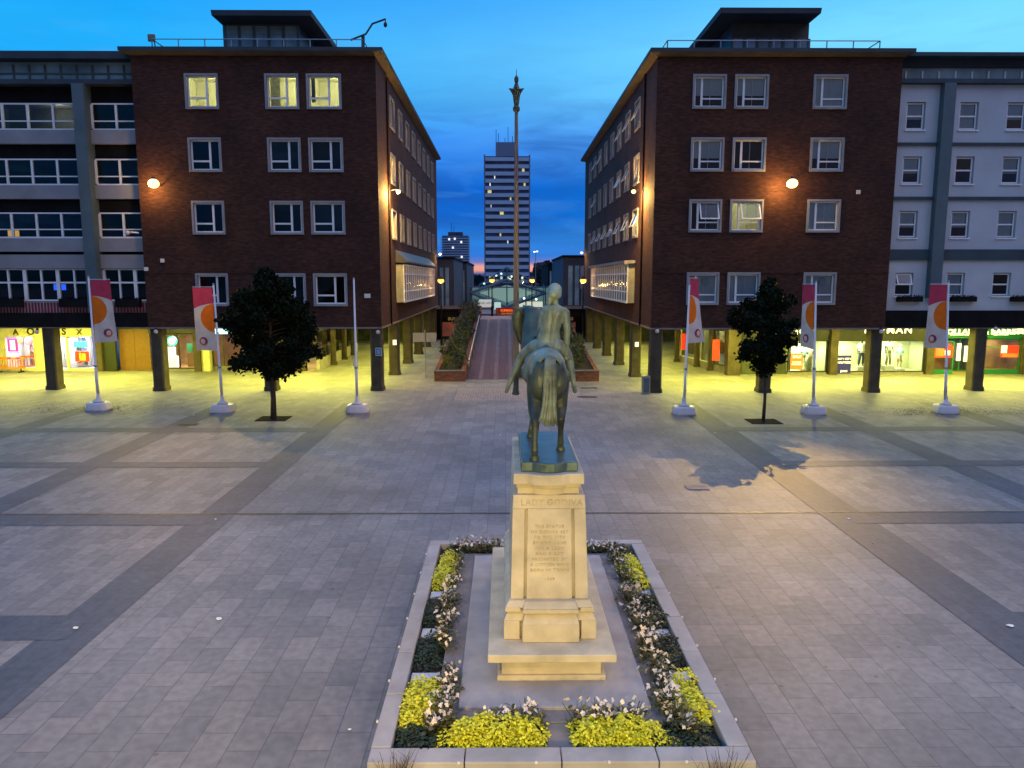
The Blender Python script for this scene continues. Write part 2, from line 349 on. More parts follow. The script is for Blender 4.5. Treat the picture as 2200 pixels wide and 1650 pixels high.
# ================================================================ PLANTER AND STATUE
CX = .64
pl = thing('stone_planter', (CX, 8.1, 0), 'large rectangular grey stone planter bed round the statue pedestal', 'planter')
def kerb(x0, x1, y0, y1, along):
    m = MB(); n = max(1, round(((x1 - x0) if along == 'x' else (y1 - y0)) / 1.15)); g = .006
    for i in range(n):
        if along == 'x': a, b = x0 + (x1 - x0) * i / n, x0 + (x1 - x0) * (i + 1) / n; m.box(a + g, b - g, y0, y1, -.01, .45)
        else: a, b = y0 + (y1 - y0) * i / n, y0 + (y1 - y0) * (i + 1) / n; m.box(x0, x1, a + g, b - g, -.01, .45)
    return m
kerb(-1.62, 2.92, 8.06, 8.35, 'x').build('kerb', M['stone_grey'], pl, bevel=.015)
kerb(-1.62, 2.92, 15.36, 15.6, 'x').build('kerb', M['stone_grey'], pl, bevel=.015)
kerb(-1.62, -1.38, 8.356, 15.354, 'y').build('kerb', M['stone_grey'], pl, bevel=.015)
kerb(2.66, 2.92, 8.356, 15.354, 'y').build('kerb', M['stone_grey'], pl, bevel=.015)
M['soil'] = pm('soil', (.022, .02, .016), .95, var=.5, scale=9, bump=.6)
boxes((-1.37, 2.65, 8.36, 15.35, 0, .33)).build('soil', M['soil'], pl)
boxes((-.93, 2.2, 8.98, 15.0, .1, .372)).build('edging_slab', M['stone_dark'], pl, bevel=.01)
boxes((-.63, 1.92, 9.25, 14.78, .2, .42)).build('platform_slab', M['stone_grey'], pl, bevel=.015)
M['pale_slab'] = pm('pale_slab', (.52, .56, .62), .6, var=.12, scale=5)
for x0, x1, y0, y1 in ((-1.36, -.98, 12.85, 13.12), (-1.36, -1.0, 11.35, 11.65), (-1.36, -.95, 10.0, 10.25), (2.25, 2.64, 12.95, 13.2), (2.28, 2.64, 11.35, 11.6), (2.26, 2.64, 9.95, 10.25)):
    boxes((x0, x1, y0, y1, .2, .36)).build('stepping_slab', M['pale_slab'], pl, bevel=.01)
boxes((.5, .84, 8.37, 8.97, .2, .365)).build('path_slab', M['stone_dark'], pl, bevel=.01)

ped = thing('stone_pedestal', (CX, 11.9, .42), 'tall cream stone pedestal with carved inscription panel under the bronze horse', 'pedestal')
def frust(x0, x1, y0, y1, z0, X0, X1, Y0, Y1, z1, m=None):
    m = m or MB(); return m.prism([(x0, y0, z0), (x1, y0, z0), (x1, y1, z0), (x0, y1, z0)], [(X0, Y0, z1), (X1, Y0, z1), (X1, Y1, z1), (X0, Y1, z1)])
S = M['stone']
m = boxes((-.06, 1.34, 9.95, 13.85, .42, .76)); m.box(-.12, 1.40, 9.90, 13.9, .42, .5); m.build('foot', S, ped, bevel=.01)
m = boxes((-.25, 1.53, 9.76, 14.0, .762, .875)); m.build('step', S, ped, bevel=.012)
# die base: corner blocks with a forward central block
m = boxes((-.03, .2, 10.22, 13.5, .877, 1.16), (1.08, 1.30, 10.22, 13.5, .877, 1.16), (.2, 1.08, 10.3, 13.42, .877, 1.16))
m.box(.235, 1.045, 10.12, 10.31, .877, 1.14); frust(.235, 1.045, 10.12, 10.31, 1.14, .275, 1.0, 10.22, 10.31, 1.3, m)
frust(-.03, 1.30, 10.22, 13.5, 1.16, .04, 1.22, 10.30, 13.4, 1.30, m)
m.build('die_base', S, ped, bevel=.012)
m = boxes((-.01, .21, 10.2, 13.46, 1.30, 1.36), (1.06, 1.27, 10.2, 13.46, 1.30, 1.36), (.21, 1.06, 10.26, 13.42, 1.302, 1.358), (.24, 1.03, 10.13, 10.3, 1.303, 1.36))
frust(-.01, 1.27, 10.2, 13.46, 1.362, .05, 1.21, 10.28, 13.38, 1.44, m); frust(.245, 1.025, 10.13, 10.3, 1.365, .275, .995, 10.24, 10.3, 1.44, m)
m.build('moulding', S, ped, bevel=.01)
# shaft: tapering core with side pilasters, sunk slots and an inscription panel
zt, zb = 2.73, 1.44
m = MB(); frust(.12, 1.13, 10.40, 13.28, zb, .14, 1.1, 10.55, 13.08, zt, m)
frust(.07, .255, 10.33, 13.34, zb, .10, .275, 10.49, 13.14, zt, m); frust(1.0, 1.19, 10.33, 13.34, zb, .985, 1.15, 10.49, 13.14, zt, m)
m.build('shaft', S, ped, bevel=.008)
m = MB(); frust(.295, .955, 10.325, 10.45, zb, .315, .945, 10.485, 10.6, zt, m); panel = m.build('inscription_panel', S, ped, bevel=.008)
m = MB(); frust(.10, 1.15, 10.485, 13.14, zt + .002, .11, 1.135, 10.51, 13.1, 2.93, m); m.build('frieze', S, ped, bevel=.006)
LINES = ['THE STATUE', 'OF GODIVA SET', 'TO THE CITY', 'BY NEW LOVE', 'FOR A LADY', 'AND A DAY', 'PRESENTED BY', 'A CITIZEN WHO', 'BORN IN TOWN', '1949']
M3 = MB()
for i, s in enumerate(LINES):
    z = 2.46 - i * .078 - (.05 if i == 9 else 0); f = (z - zb) / (zt - zb); y = 10.325 + .16 * f - .003
    t = text_mb(s, .062, (.63, y, z), extrude=.004, space=1.25)
    k = len(M3.v); M3.v += t.v; M3.f += [tuple(a + k for a in q) for q in t.f]; M3.m += t.m
M3.build('lettering', M['carving'], panel)
text_mb('LADY GODIVA', .125, (.66, 10.492, 2.78), extrude=.006, space=1.1).build('lettering', M['carving'], ped)
def bowed(x0, x1, y0, y1, bow, z0, z1, inset=.2, m=None):
    m = m or MB(); pts = [(x0, y1), (x0, y0)]
    a, b = x0 + inset, x1 - inset
    for i in range(9):
        t = i / 8; pts.append((a + (b - a) * t, y0 - bow * math.sin(math.pi * t) - (0.015 if 0 < i < 8 else 0)))
    pts += [(x1, y0), (x1, y1)]
    return m.prism([(x, y, z0) for x, y in pts], [(x, y, z1) for x, y in pts])
m = bowed(.17, 1.06, 10.56, 12.95, .06, 2.932, 3.03); bowed(.15, 1.08, 10.54, 12.97, .07, 3.03, 3.10, m=m); m.build('neck', S, ped, bevel=.012)
bowed(.11, 1.12, 10.44, 13.0, .09, 3.102, 3.26).build('cap', S, ped, bevel=.014)

# ---- bronze horse and rider
st = thing('equestrian_statue', (.6, 11.6, 3.262), 'green bronze statue of an unclothed rider sitting on a walking horse', 'statue')
bowed(.22, 1.04, 10.56, 12.75, .09, 3.264, 3.40, inset=.16).build('bronze_base', M['patina'], st, bevel=.012)
H0 = 3.40
h = MB(); U = (0, 0, 1)
h.tube([(.64, 10.74, 4.60), (.64, 10.83, 4.60), (.635, 10.95, 4.60), (.62, 11.15, 4.62), (.59, 11.5, 4.58), (.55, 11.9, 4.56), (.49, 12.3, 4.60), (.44, 12.6, 4.66), (.42, 12.76, 4.70)],
       [(.08, .10), (.18, .24), (.24, .31), (.262, .345), (.258, .34), (.265, .36), (.25, .37), (.19, .31), (.08, .16)], 20, up=U)
for s, y0 in ((-1, 10.88), (1, 10.92)):      # buttocks
    h.ball((.635 + s * .13, y0 + .04, 4.54), (.137, .18, .30), 14)
h.tube([(.53, 12.30, 4.76), (.525, 12.52, 5.05), (.505, 12.70, 5.30), (.455, 12.84, 5.44), (.38, 12.94, 5.48), (.30, 12.98, 5.455), (.23, 12.98, 5.40)], [(.18, .30), (.128, .26), (.112, .215), (.10, .15), (.085, .11), (.07, .09), (.05, .07)], 16, up=(1, -.2, 0))
h.tube([(.24, 12.94, 5.48), (.21, 12.96, 5.37), (.215, 12.98, 5.20), (.245, 13.0, 5.05), (.275, 13.0, 4.95), (.295, 12.99, 4.89)], [(.06, .07), (.078, .115), (.068, .105), (.05, .075), (.052, .064), (.036, .042)], 12, up=(1, 0, 0))
h.tube([(.24, 12.93, 5.46), (.185, 12.90, 5.50), (.115, 12.86, 5.545)], [.045, .036, .008], 8); h.tube([(.31, 13.0, 5.48), (.32, 13.02, 5.54), (.31, 13.05, 5.58)], [.03, .028, .008], 8)
def leg(p, r): h.tube(p, r, 12)
leg([(.50, 11.02, 4.62), (.475, 11.08, 4.32), (.44, 10.93, 4.08), (.43, 10.74, 3.94), (.42, 10.66, 3.72), (.42, 10.64, 3.55), (.42, 10.67, 3.48), (.42, 10.69, H0 + .01)], [.19, .165, .112, .066, .042, .052, .046, .084])
leg([(.765, 11.05, 4.62), (.785, 11.22, 4.32), (.815, 11.18, 4.08), (.825, 11.06, 3.94), (.83, 11.16, 3.72), (.835, 11.24, 3.55), (.84, 11.29, 3.48), (.845, 11.32, H0 + .01)], [.19, .165, .112, .066, .042, .052, .046, .082])
leg([(.56, 12.40, 4.55), (.53, 12.36, 4.26), (.47, 12.30, 3.93), (.44, 12.24, 3.72), (.42, 12.21, 3.55), (.41, 12.24, 3.48), (.405, 12.26, H0 + .01)], [.15, .10, .058, .040, .048, .044, .074])
leg([(.32, 12.48, 4.58), (.26, 12.62, 4.46), (.20, 12.92, 4.47), (.185, 12.86, 4.30), (.18, 12.80, 4.17), (.175, 12.77, 4.12), (.175, 12.74, 4.05)], [.15, .115, .072, .048, .05, .055, .072])
hb = remeshed(h, .0155, 3)
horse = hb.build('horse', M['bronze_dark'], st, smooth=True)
random.seed(5)
tl = MB()      # tail: strands flaring to a brush
for i in range(15):
    u = (i - 7) / 7; q = random.uniform(-.01, .01)
    tl.tube([(.635 + u * .02, 10.76, 4.90), (.635 + u * .045, 10.66, 4.88), (.63 + u * .06, 10.62, 4.70), (.63 + u * .068, 10.60 + q, 4.4), (.62 + u * .075, 10.585 + q, 4.22), (.61 + u * .10, 10.57 + q, 4.06), (.60 + u * .125, 10.56 + q, 3.93 + random.uniform(-.03, .05) + .03 * abs(u))],
            [.02, .034, .036, .034, .03, .026, .012], 7)
tl.build('tail', M['bronze_tail'], horse, smooth=True)
mn = MB()
for i in range(9):
    t = i / 8; a = Vector((.47, 12.40, 5.08)).lerp(Vector((.30, 12.95, 5.58)), t); a.z += .09 * math.sin(math.pi * t)
    mn.tube([a, a + Vector((.07, -.03, -.10)), a + Vector((.10, -.06, -.24))], [.035, .035, .01], 6)
pass
sd = MB(); prev = None    # saddle cloth over the croup and flanks
rows = []
for j, (y, dx, zc, rx, rz) in enumerate(((10.86, .635, 4.60, .195, .27), (10.97, .635, 4.60, .252, .332), (11.15, .62, 4.62, .277, .362), (11.5, .59, 4.58, .274, .358), (11.85, .555, 4.56, .28, .375))):
    row = []
    for k in range(19):
        a = R(-105 + 210 * k / 18) * (1 if j > 1 else (.5 if j == 0 else .85)); hem = .02 * math.sin(k * 2.2 + j)
        row.append(Vector((dx + (rx + hem * (abs(a) > 1.2)) * math.sin(a), y, zc + rz * math.cos(a))))
    rows.append(row)
for a, b in zip(rows, rows[1:]):
    for k in range(18): pass
for a in rows: sd.v += a
for j in range(len(rows) - 1):
    for k in range(18): q_ = j * 19 + k; sd.f.append((q_, q_ + 1, q_ + 20, q_ + 19)); sd.m.append(0)
so = sd.build('saddle_cloth', M['bronze'], st, smooth=True)
mod = so.modifiers.new('thick', 'SOLIDIFY'); mod.thickness = .02; mod.offset = 1
# rider
b = MB()
b.tube([(.665, 11.62, 4.93), (.668, 11.62, 5.0), (.672, 11.62, 5.10), (.69, 11.61, 5.22), (.72, 11.61, 5.36), (.745, 11.61, 5.46), (.755, 11.61, 5.52), (.757, 11.61, 5.545)],
       [(.17, .14), (.20, .155), (.178, .135), (.145, .108), (.168, .115), (.192, .105), (.145, .085), (.075, .065)], 16, up=(0, 1, 0))
b.tube([(.757, 11.61, 5.50), (.76, 11.615, 5.58), (.762, 11.63, 5.66)], [.06, .05, .052], 12)
b.ball((.757, 11.65, 5.74), (.082, .10, .118), 16)
b.tube([(.757, 11.735, 5.755), (.757, 11.765, 5.725), (.757, 11.745, 5.70)], [.012, .02, .014], 6)       # nose
b.tube([(.735, 11.735, 5.675), (.779, 11.735, 5.675)], [.014, .014], 6); b.ball((.757, 11.72, 5.645), (.03, .03, .025), 8)   # mouth, chin
for s in (-1, 1): b.ball((.757 + s * .078, 11.645, 5.735), (.014, .024, .034), 8); b.ball((.757 + s * .033, 11.728, 5.76), (.016, .012, .012), 8)
for s in (-1, 1): b.ball((.675 + s * .085, 11.575, 4.98), (.11, .105, .115), 14)
# right arm hangs to the thigh
b.tube([(.875, 11.61, 5.475), (.92, 11.60, 5.43), (.945, 11.575, 5.20), (.945, 11.62, 5.02), (.94, 11.68, 4.90)], [.058, .07, .054, .047, .032], 10)
b.tube([(.94, 11.68, 4.90), (.945, 11.70, 4.83)], [(.038, .02), (.036, .018)], 8, up=(0, 1, 0))
for i, (dx, ln) in enumerate(((-.03, .075), (-.01, .09), (.01, .085), (.03, .065))): b.tube([(.945 + dx * .9, 11.70, 4.835), (.95 + dx, 11.715, 4.835 - ln * .55), (.952 + dx, 11.71, 4.835 - ln)], [.0105, .0095, .008], 6)
b.tube([(.915, 11.69, 4.875), (.895, 11.72, 4.84), (.893, 11.735, 4.80)], [.012, .011, .008], 6)
# left arm forward to the reins
b.tube([(.635, 11.61, 5.475), (.59, 11.62, 5.42), (.55, 11.74, 5.24), (.54, 11.93, 5.14), (.55, 12.02, 5.12)], [.058, .068, .053, .043, .032], 10)
b.tube([(.55, 12.02, 5.12), (.555, 12.09, 5.11)], [(.036, .02), (.034, .02)], 8)
for i in range(4): x = .53 + i * .017; b.tube([(x, 12.085, 5.11), (x, 12.125, 5.095), (x + .002, 12.115, 5.065)], [.0105, .0095, .008], 6)
b.tube([(.525, 12.04, 5.12), (.512, 12.08, 5.125), (.52, 12.11, 5.11)], [.012, .01, .008], 6)
def rleg(p, r): b.tube(p, r, 12)
rleg([(.60, 11.62, 4.99), (.46, 11.74, 4.95), (.32, 11.92, 4.84), (.235, 11.99, 4.74), (.165, 11.95, 4.58), (.09, 11.92, 4.42), (.045, 11.92, 4.31)], [.125, .118, .085, .066, .062, .046, .034])
b.tube([(.048, 11.92, 4.33), (.03, 11.97, 4.26), (.012, 12.03, 4.205), (0, 12.06, 4.19)], [.036, .04, .038, .018], 8)
rleg([(.75, 11.62, 4.99), (.88, 11.76, 4.93), (.985, 11.95, 4.80), (1.02, 11.99, 4.72), (1.045, 11.95, 4.58), (1.075, 11.92, 4.42), (1.095, 11.92, 4.31)], [.125, .115, .085, .066, .062, .046, .034])
b.tube([(1.093, 11.92, 4.33), (1.11, 11.97, 4.26), (1.125, 12.03, 4.205), (1.135, 12.06, 4.19)], [.036, .04, .038, .018], 8)
def lift(vs):      # a longer, upright torso
    for v in vs:
        q_ = min(1, max(0, (v.z - 5.0) / .45)); v.z += .07 * q_ * q_ * (3 - 2 * q_)
lift(b.v); rb = remeshed(b, .0095, 3)
for v in rb.v:      # spine furrow and shoulder blades on the bare back
    if 4.98 < v.z < 5.62 and v.y < 11.6:
        t_ = (v.z - 4.98) / .64; xs = .675 + .082 * t_; d_ = v.x - xs
        v.y += .017 * math.exp(-(d_ / .017) ** 2) * math.sin(math.pi * min(1, t_ * 1.05)) ** .6
        for s_ in (-1, 1): v.y -= .014 * math.exp(-((d_ - s_ * .075) / .035) ** 2 - ((v.z - 5.50) / .07) ** 2)
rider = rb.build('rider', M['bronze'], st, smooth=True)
ha = MB(); ha.ball((.757, 11.625, 5.765), (.112, .118, .112), 14); ha.ball((.74, 11.545, 5.71), (.095, .075, .085), 12); ha.ball((.69, 11.57, 5.65), (.06, .06, .085), 10); ha.ball((.80, 11.57, 5.70), (.06, .07, .07), 10)
ha.tube([(.71, 11.57, 5.74), (.68, 11.56, 5.64), (.665, 11.57, 5.56), (.66, 11.6, 5.48)], [.05, .05, .04, .015], 8); ha.tube([(.675, 11.63, 5.76), (.665, 11.66, 5.66), (.66, 11.68, 5.56)], [.035, .035, .012], 8)
lift(ha.v); hm = remeshed(ha, .012, 2); hm.build('hair', M['bronze'], rider, smooth=True)
rn = MB(); rn.tube([(.55, 12.1, 5.09), (.42, 12.6, 5.05), (.31, 13.1, 4.97)], .008, 5); rn.tube([(.55, 12.1, 5.09), (.34, 12.7, 5.0), (.23, 13.1, 4.97)], .008, 5); rn.build('reins', M['bronze_dark'], st)

# ---- planting in the bed
random.seed(11)
M['begonia_leaf'] = pm('begonia_leaf', (.075, .08, .026), .5, var=.5, scale=8)
M['petal'] = pm('petal', (.76, .65, .56), .6, var=.12, scale=12)
M['gold_leaf'] = pm('gold_leaf', (.66, .64, .02), .5, var=.4, scale=9)
M['box_leaf'] = pm('box_leaf', (.018, .034, .014), .6, var=.5, scale=8)
M['twig'] = pm('twig', (.09, .055, .03), .9, var=.3, scale=8)
def leaf(m, c, d, n, l, wd):
    d = d.normalized(); s = d.cross(n).normalized() * wd; k = n.normalized() * (l * .12)
    m.face([c, c + d * l * .35 + s, c + d * l * .8 + s * .6 - k, c + d * l - k * 2, c + d * l * .8 - s * .6 - k, c + d * l * .35 - s])
def rv(a=1, up=0): return Vector((random.uniform(-a, a), random.uniform(-a, a), random.uniform(-.5, 1) * a * .6 + up))
def make_begonia(h):
    t = thing('begonia', (0, 0, 0), 'white flowered begonia with bronze green leaves in the planter bed', 'flower', 'white begonias round the pedestal')
    l = MB(); f = MB()
    for i in range(30):
        c = Vector((random.gauss(0, .085), random.gauss(0, .085), random.uniform(.02, h * .8)))
        leaf(l, c, rv(1, .2), Vector((random.uniform(-.6, .6), random.uniform(-.6, .6), 1)), random.uniform(.06, .10), random.uniform(.022, .036))
    for i in range(5): x, y = random.gauss(0, .05), random.gauss(0, .05); l.tube([(0, 0, 0), (x, y, h * .6), (x * 1.7, y * 1.7, h)], [.006, .005, .003], 4)
    for i in range(random.randint(8, 12)):
        c = Vector((random.gauss(0, .095), random.gauss(0, .095), random.uniform(h * .55, h * 1.1)))
        n = (Vector((0, -1, 1)) + rv(1)).normalized(); a0 = n.orthogonal().normalized(); b0 = n.cross(a0)
        for k in range(4):
            an = k * math.pi / 2 + random.random(); d = a0 * math.cos(an) + b0 * math.sin(an) + n * .35
            leaf(f, c, d, n, random.uniform(.025, .042), random.uniform(.012, .018))
    l.build('leaves', M['begonia_leaf'], t); f.build('blossoms', M['petal'], t); return t
def make_gold(r, name='golden_shrub', label='low golden yellow leafed bedding plant inside the stone kerb', cat='plant', group='golden bedding plants in the planter', mat='gold_leaf', n=230, hh=.17, ls=(.03, .05)):
    m = MB()
    for i in range(n):
        a = random.uniform(0, 6.28); q = r * math.sqrt(random.random()); z = (.02 + hh * (1 - (q / r) ** 2) + random.uniform(-.03, .03)) if random.random() < .75 else random.uniform(.0, hh * .7)
        d = Vector((math.cos(a), math.sin(a), random.uniform(-.4, .5))); leaf(m, Vector((q * math.cos(a), q * math.sin(a), z)), d, Vector((random.uniform(-.5, .5), random.uniform(-.5, .5), 1)), random.uniform(*ls), random.uniform(.013, .021))
    return m.top(name, M[mat], (0, 0, 0), label, cat, group)
def scatter(protos, spots, z=.32):
    for i, (x, y, s) in enumerate(spots):
        p = protos[i % len(protos)]
        o = p[0] if not p[1] else copy_tree(p[0]); p[1] = True
        o.location = (x, y, z); o.rotation_euler = (0, 0, random.uniform(0, 6.28)); o.scale = (s, s, s * random.uniform(.85, 1.15))
def line(x0, y0, x1, y1, n, jit): return [(x0 + (x1 - x0) * (i + .5) / n + random.uniform(-jit, jit), y0 + (y1 - y0) * (i + .5) / n + random.uniform(-jit, jit), random.uniform(.8, 1.15)) for i in range(n)]
beg = [[make_begonia(.26), False], [make_begonia(.3), False], [make_begonia(.22), False], [make_begonia(.32), False]]
sp = line(-.98, 12.9, -.98, 10.9, 13, .06) + line(-.78, 10.1, -.86, 8.75, 13, .08) + line(-.72, 8.95, -.95, 8.72, 4, .05) + line(-.3, 8.9, .42, 8.9, 7, .04) + line(.86, 8.92, 1.7, 8.92, 8, .05)
sp += line(2.22, 13.1, 2.18, 9.6, 25, .08) + line(2.1, 9.5, 2.3, 8.6, 11, .11) + line(-1.05, 15.15, .1, 15.15, 10, .06) + line(1.2, 15.15, 2.3, 15.15, 10, .07) + line(2.2, 14.8, 2.28, 13.2, 10, .07) + line(-.95, 14.8, -.97, 13.1, 5, .05)
scatter(beg, sp)
gold = [[make_gold(.2, n=330, hh=.2), False], [make_gold(.23, n=360, hh=.17), False], [make_gold(.17, n=260, hh=.24), False]]
gs = line(-1.17, 14.75, -1.15, 13.25, 8, .05) + line(-1.2, 9.9, -1.22, 8.85, 7, .03) + line(-1.02, 9.9, -1.06, 8.95, 7, .03) + line(-.72, 8.55, .42, 8.55, 9, .05) + line(-.55, 8.75, .38, 8.75, 7, .05) + line(.92, 8.55, 1.85, 8.55, 8, .05) + line(.95, 8.75, 1.7, 8.75, 6, .05) + line(2.45, 14.6, 2.47, 13.3, 7, .05) + line(2.5, 9.9, 2.5, 8.95, 7, .03) + line(2.36, 9.8, 2.36, 9.1, 4, .03) + [(2.02, 8.5, .6)]
scatter(gold, gs)
box = [[make_gold(.2, 'dark_shrub', 'low dark green leafed bedding plant inside the stone kerb', 'plant', 'dark green bedding plants in the planter', 'box_leaf', 240, .13), False], [make_gold(.22, 'dark_shrub', 'low dark green leafed bedding plant inside the stone kerb', 'plant', 'dark green bedding plants in the planter', 'box_leaf', 260, .12), False]]
bs = line(-1.2, 12.75, -1.2, 11.8, 4, .03) + line(-1.2, 11.25, -1.18, 10.4, 4, .03) + line(-1.25, 8.8, -1.05, 8.5, 3, .05) + line(-1.2, 8.5, -.75, 8.5, 3, .04) + line(2.5, 12.85, 2.5, 11.7, 5, .04) + line(2.52, 11.2, 2.5, 10.4, 4, .03) + line(1.9, 8.5, 2.5, 8.5, 4, .04) + line(2.1, 8.7, 2.5, 8.9, 3, .05) + line(-1.2, 15.2, -.8, 15.25, 2, .04) + line(2.4, 15.15, 2.5, 14.95, 2, .03)
scatter(box, bs)
def twigs(x, y, label, seed):
    random.seed(seed); m = MB()
    for i in range(26):
        a = random.uniform(0, 6.28); q = random.uniform(.05, .36); hgt = random.uniform(.45, .78)
        p = Vector((x, y, 0)) + Vector((random.uniform(-.08, .08), random.uniform(-.05, .05), 0)); e = p + Vector((q * math.cos(a), q * math.sin(a) * .3, hgt)); c = (p + e) / 2 + Vector((0, 0, .06))
        m.tube([p, c, e], [.006, .0045, .002], 4)
        for j in range(2): s0 = p.lerp(e, random.uniform(.4, .8)) + Vector((0, 0, .03)); m.tube([s0, s0 + Vector((random.uniform(-.12, .12), random.uniform(-.05, .05), random.uniform(.08, .2)))], [.003, .0015], 3)
    m.top('bare_shrub', M['twig'], (x, y, 0), label, 'shrub', 'bare twiggy shrubs in front of the planter')
twigs(-1.28, 7.86, 'bare brown twiggy shrub beside the planter corner nearer the leaning blank flagpole', 3)
twigs(2.45, 7.86, 'bare brown twiggy shrub before the planter corner on the slim tree side', 4)

# ================================================================ THINGS ON THE SQUARE
def banner_material():
    m, t, b = newmat('banner'); N = t.nodes.new; L = t.links.new
    def mt(op, a, c=None, d=None):
        n = N('ShaderNodeMath'); n.operation = op
        for i, x in enumerate((a, c, d)):
            if x is None: continue
            if isinstance(x, (int, float)): n.inputs[i].default_value = x
            else: L(x, n.inputs[i])
        return n.outputs[0]
    uvn = N('ShaderNodeUVMap'); s = N('ShaderNodeSeparateXYZ'); L(uvn.outputs[0], s.inputs[0]); u, v = s.outputs[0], s.outputs[1]   # metres on the cloth
    def dist(cx, cy, ex=1): return mt('SQRT', mt('ADD', mt('POWER', mt('MULTIPLY', mt('SUBTRACT', u, cx), ex), 2), mt('POWER', mt('SUBTRACT', v, cy), 2)))
    def mixc(f, a, c):
        n = N('ShaderNodeMixRGB'); L(f, n.inputs[0])
        for i, x in ((1, a), (2, c)):
            if isinstance(x, tuple): n.inputs[i].default_value = (*x, 1)
            else: L(x, n.inputs[i])
        return n.outputs[0]
    c = mixc(mt('GREATER_THAN', mt('ADD', v, mt('MULTIPLY', mt('POWER', u, 2), .26)), 2.17), (.66, .63, .64), (.50, .055, .125))
    c = mixc(mt('LESS_THAN', dist(0, 1.51), .655), c, (.78, .185, .015))
    ring = mt('MULTIPLY', mt('LESS_THAN', dist(.60, .42), .2), mt('GREATER_THAN', dist(.63, .42, 1.15), .115))
    rc = mixc(mt('GREATER_THAN', mt('SUBTRACT', u, mt('SUBTRACT', v, .42)), .56), (.24, .05, .14), (.62, .13, .05))
    c = mixc(ring, c, rc)
    heart = mt('LESS_THAN', mt('ADD', mt('ABSOLUTE', mt('SUBTRACT', u, .63)), mt('ABSOLUTE', mt('SUBTRACT', v, .40))), .10)
    c = mixc(heart, c, (.66, .60, .58))
    n2 = N('ShaderNodeTexNoise'); n2.inputs['Scale'].default_value = 3; L(uvn.outputs[0], n2.inputs['Vector']); r2 = N('ShaderNodeValToRGB'); ramp(r2, [(.3, (.86, .86, .86)), (.7, (1.05, 1.05, 1.05))]); L(n2.outputs[0], r2.inputs[0])
    mm = N('ShaderNodeMixRGB'); mm.blend_type = 'MULTIPLY'; mm.inputs[0].default_value = 1; L(c, mm.inputs[1]); L(r2.outputs[0], mm.inputs[2])
    L(mm.outputs[0], b.inputs['Base Color']); b.inputs['Roughness'].default_value = .7; b.inputs['Specular IOR Level'].default_value = .2
    # cloth lets some light through
    tr = N('ShaderNodeBsdfTranslucent'); L(mm.outputs[0], tr.inputs[0]); mx = N('ShaderNodeMixShader'); mx.inputs[0].default_value = .3
    o = [n for n in t.nodes if n.type == 'OUTPUT_MATERIAL'][0]; L(b.outputs[0], mx.inputs[1]); L(tr.outputs[0], mx.inputs[2]); L(mx.outputs[0], o.inputs[0])
    return m
M['banner'] = banner_material()
def banner_pole(px, py, tpx, tpy, label, ang=None, billow=.05, top=None):
    p = gr(px, py); tp = at(tpx, tpy, p.y); t = thing('banner_pole', (p.x, p.y, 0), label, 'banner pole', 'banner poles across the square')
    m = MB(); q = [(.50, .0), (.51, .05), (.50, .12), (.46, .30), (.43, .345), (.38, .36)]
    def rr(a, z): return [(p.x + a * math.copysign(abs(math.cos(k * math.pi / 12)) ** .5, math.cos(k * math.pi / 12)), p.y + a * .85 * math.copysign(abs(math.sin(k * math.pi / 12)) ** .5, math.sin(k * math.pi / 12)), z) for k in range(24)]
    for (a, z0), (c, z1) in zip(q, q[1:]): m.prism(rr(a, z0), rr(c, z1))
    bs_ = m.build('base', M['steelwhite'], t)
    lean = Vector((tp.x - p.x, 0, tp.z - .4)).normalized(); top_ = Vector((tp.x, p.y, tp.z))
    P = lambda z: Vector((p.x, p.y, 0)) + lean * (z / lean.z)
    MB().lathe([(.26, .38), (.2, .43), (.1, .52), (.075, .7), (.07, .75)], (p.x, p.y, 0), 14).build('socket', M['steelwhite'], t, smooth=True)
    MB().tube([P(.6), P(2.0), P(2.0), P(tp.z)], [.066, .062, .052, .038], 12).build('pole', M['steelwhite'], t, smooth=True)
    m = MB(); m.tube([P(2.0), P(2.08)], .075, 12); m.ball(P(tp.z + .03), .05, 8); m.build('collar', M['greymetal'], t, smooth=True)
    if ang is None:
        m = MB(); m.tube([P(2.1) + Vector((-.09, -.06, 0)), P(2.45) + Vector((-.09, -.06, 0))], .03, 6); m.build('cleat', M['steelwhite'], t); return t
    W, HT = .84, 2.85; zt_ = top if top else tp.z - .12
    a = R(ang); dv = Vector((math.cos(a), math.sin(a), 0)); nv = Vector((-dv.y, dv.x, 0))
    MB().tube([P(zt_ + .03) , P(zt_ + .03) + dv * (W + .06)], .016, 6).build('arm', M['steelwhite'], t)
    m = MB(); m.uv = []; nu, nv_ = 10, 26
    for j in range(nv_ + 1):
        for i in range(nu + 1):
            u, v = i / nu, j / nv_; z = zt_ - HT * (1 - v); sw = billow * (1 - v) ** 1.5
            m.v.append(P(z) + dv * (.07 + u * W) + nv * (sw * 1.6 * u + .025 * math.sin(u * 7 + v * 5) * (1.1 - v)) + Vector((sw * .5 * u, 0, .05 * (1 - v) * u)))
            m.uv.append((u * .96, v * 2.9))
    for j in range(nv_):
        for i in range(nu): q0 = j * (nu + 1) + i; m.f.append((q0, q0 + 1, q0 + nu + 2, q0 + nu + 1)); m.m.append(0)
    m.build('banner', M['banner'], t, smooth=True)
    return t
banner_pole(213, 880, 190, 596, 'white banner pole nearest the orange barriers, its broad pink and orange banner hanging flat', ang=8, billow=.12)
banner_pole(479, 884, 459, 612, 'white banner pole next to the bushy dark tree, banner overlapping a brick wall window', ang=190, billow=-.1)
banner_pole(768, 885, 760, 600, 'bare white flagpole without a banner between bushy tree and corner column')
banner_pole(1469, 889, 1481, 612, 'white banner pole close to the corner column, pink banner seen almost edge on and billowing', ang=52, billow=-.42, top=6.02)
